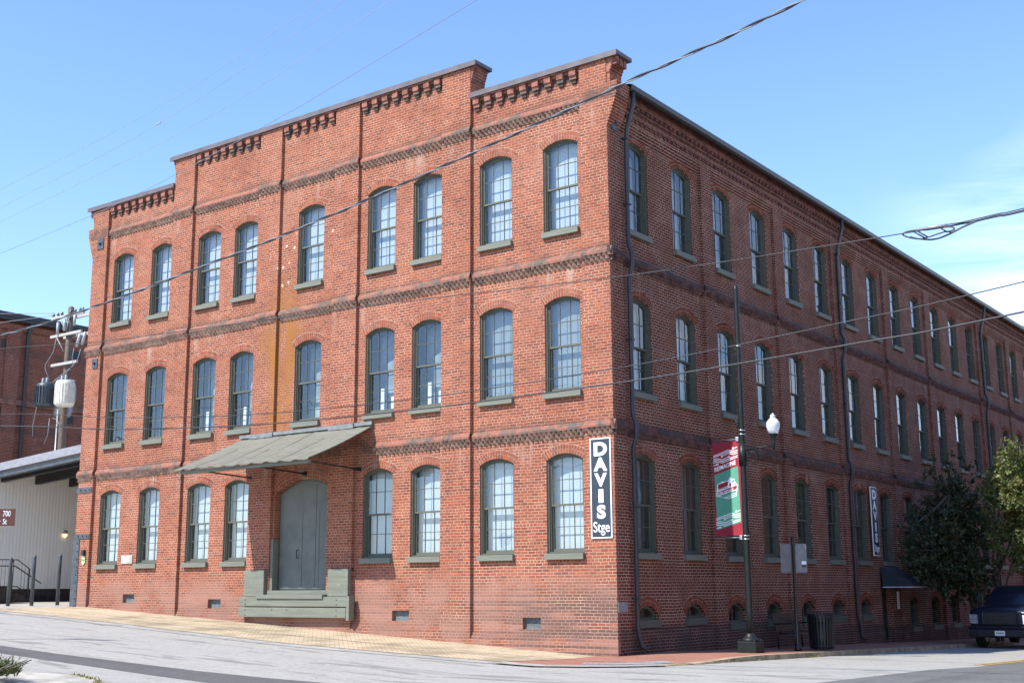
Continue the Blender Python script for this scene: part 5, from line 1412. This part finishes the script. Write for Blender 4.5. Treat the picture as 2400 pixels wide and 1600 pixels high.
tree('dark bushy street tree standing in the building shade beside the truck', (1.55, 22.0, za), clumpset((1.45, 20.2, 2.9), (1.15, 2.3, 1.9), 24, .55)+[((1.3, 17.2, 2.3), (.5, .6, .5), 1), ((1.4, 16.0, 1.9), (.35, .5, .35), .7), ((1.3, 16.6, 3.1), (.35, .4, .3), .6), ((1.5, 18.3, 1.35), (.6, .7, .5), 1), ((1.5, 21.5, 5.3), (.4, .5, .55), .7), ((1.5, 19.4, 5.0), (.35, .4, .55), .7), ((1.4, 18.2, 4.4), (.35, .4, .5), .7), ((1.6, 22.8, 1.7), (.6, .8, .5), 1), ((1.5, 20.4, 1.0), (.5, .7, .35), .8), ((1.6, 23.6, 3.2), (.6, .8, .8), 1)], 'leaf_dark', 18000, .075,
     [([(1.55, 22.0, za), (1.5, 21.5, 1.2), (1.45, 20.9, 2.6), (1.45, 20.4, 4.4)], .07), ([(1.6, 22.3, za), (1.6, 22.2, 1.4), (1.55, 21.6, 3.4)], .06), ([(1.6, 22.5, za), (1.7, 22.9, 1.3), (1.8, 23.0, 3)], .05)])
random.seed(5)
zb_ = zr(2.0, 22.9)+.1
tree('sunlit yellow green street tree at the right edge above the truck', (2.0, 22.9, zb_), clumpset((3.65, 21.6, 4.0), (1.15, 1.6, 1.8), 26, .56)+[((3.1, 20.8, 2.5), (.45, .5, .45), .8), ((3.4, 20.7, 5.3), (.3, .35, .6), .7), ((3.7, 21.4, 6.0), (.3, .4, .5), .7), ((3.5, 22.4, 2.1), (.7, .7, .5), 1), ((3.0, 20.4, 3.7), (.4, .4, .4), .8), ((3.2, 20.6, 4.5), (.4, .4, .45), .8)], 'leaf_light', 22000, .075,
     [([(2.0, 22.9, zb_), (2.2, 22.7, 1.2), (2.9, 22.1, 2.6), (3.6, 21.6, 4.4)], .08), ([(2.1, 23.1, zb_), (2.5, 22.9, 1.3), (3.4, 22.4, 3.0)], .06)])
# juniper and the weedy concrete edge at the lower left
vg = [(-44, -12.8), (-20, -12.8), (-8, -12.5), (-6, -12.3), (-4.3, -12.0), (-3.5, -11.62), (-2.8, -11.72), (-2.3, -11.95), (-1.7, -12.6), (-1.4, -13.4)]
sheet('verge', 'pale_concrete', [vg, [(x, -20) for x, y in vg]], .03)
random.seed(3)
BU = (-3.35, -13.35); bz_ = zr(*BU)+.03
bu = thing('juniper_bush', 'spiky green juniper bush at the bottom left corner', 'bush', (*BU, bz_))
b = MB().mat('bark')
for i in range(14):
    a = random.uniform(0, 6.28); b.tube([(0, 0, 0), (.4*math.cos(a), .4*math.sin(a), .18), (.8*math.cos(a), .8*math.sin(a), .3)], [.02, .014, .006], 5)
b.build('stems', bu)
b = MB().mat('juniper')
for i in range(520):
    a = random.uniform(0, 6.28); r = random.uniform(0.05, 1.0)**.6*.52
    p = Vector((r*math.cos(a), r*math.sin(a), .04+.20*(1-r*r)*random.uniform(.4, 1)))
    g = (Vector((math.cos(a), math.sin(a), 0))*random.uniform(.2, 1.1)+Vector((0, 0, random.uniform(.35, 1.0)))+rnd_dir()*.3).normalized(); ln_ = random.uniform(.10, .22)
    for q in range(16):
        f = q/15; leaf_quad(b, p+g*ln_*f+rnd_dir()*.012, (g+rnd_dir()*.75).normalized(), .035*(1.1-.6*f), .28)
b.raw('foliage', bu)
b = MB().mat('weed')
for i in range(900):
    x = random.uniform(-8, -1.9); y = next((ya+(yb-ya)*(x-xa)/(xb-xa) for (xa, ya), (xb, yb) in zip(vg, vg[1:]) if xa <= x <= xb), -12)+random.gauss(0, .05)
    if math.sin(x*5.3)+math.sin(x*2.1+1) < .15: continue
    p = Vector((x, y, zr(x, y)+.01)); g = (Vector((0, 0, 1))+rnd_dir()*.9).normalized(); leaf_quad(b, p+g*.03, g, random.uniform(.02, .05), .25)
for i in range(500):
    y = random.uniform(-.4, 6); x = 2.63+random.gauss(0, .02)
    if math.sin(y*4.3)+math.sin(y*1.7) < .7: continue
    p = Vector((x, y, zr(x, y)+.005)); g = (Vector((0, 0, 1))+rnd_dir()*.9).normalized(); leaf_quad(b, p+g*.02, g, random.uniform(.015, .04), .3)
w_ = b.raw('weeds'); w_['kind'] = 'stuff'
# tall grey building far down the street, only its roof slab clears the eave
fbld = thing('office_building', 'pale grey roof slab of a distant building showing above the far end of the eave', 'building', (-6, 92, -2))
b = MB().mat('galv'); b.box(-5.6, 12, 1.5, 14, 0, 25.9); b.build('wall', fbld)
b = MB().mat('concrete'); b.box(-6.98, 14, 0, 15, 26.0, 26.38); b.build('roof', fbld)

# unseen row added across the street, to reflect in and shade the side wall
ob = thing('unseen_brick_row', 'unseen red brick row added across the side street to reflect in and shade the side wall', 'building', (24, 40, -1))
b = MB().mat('brick_far'); b.box(-5, 5, -42, 60, -2, 12.5); b.build('wall', ob)
b = MB().mat('coping'); b.box(-5.2, 5.2, -42.2, 60.2, 12.5, 12.8); b.build('roof', ob)
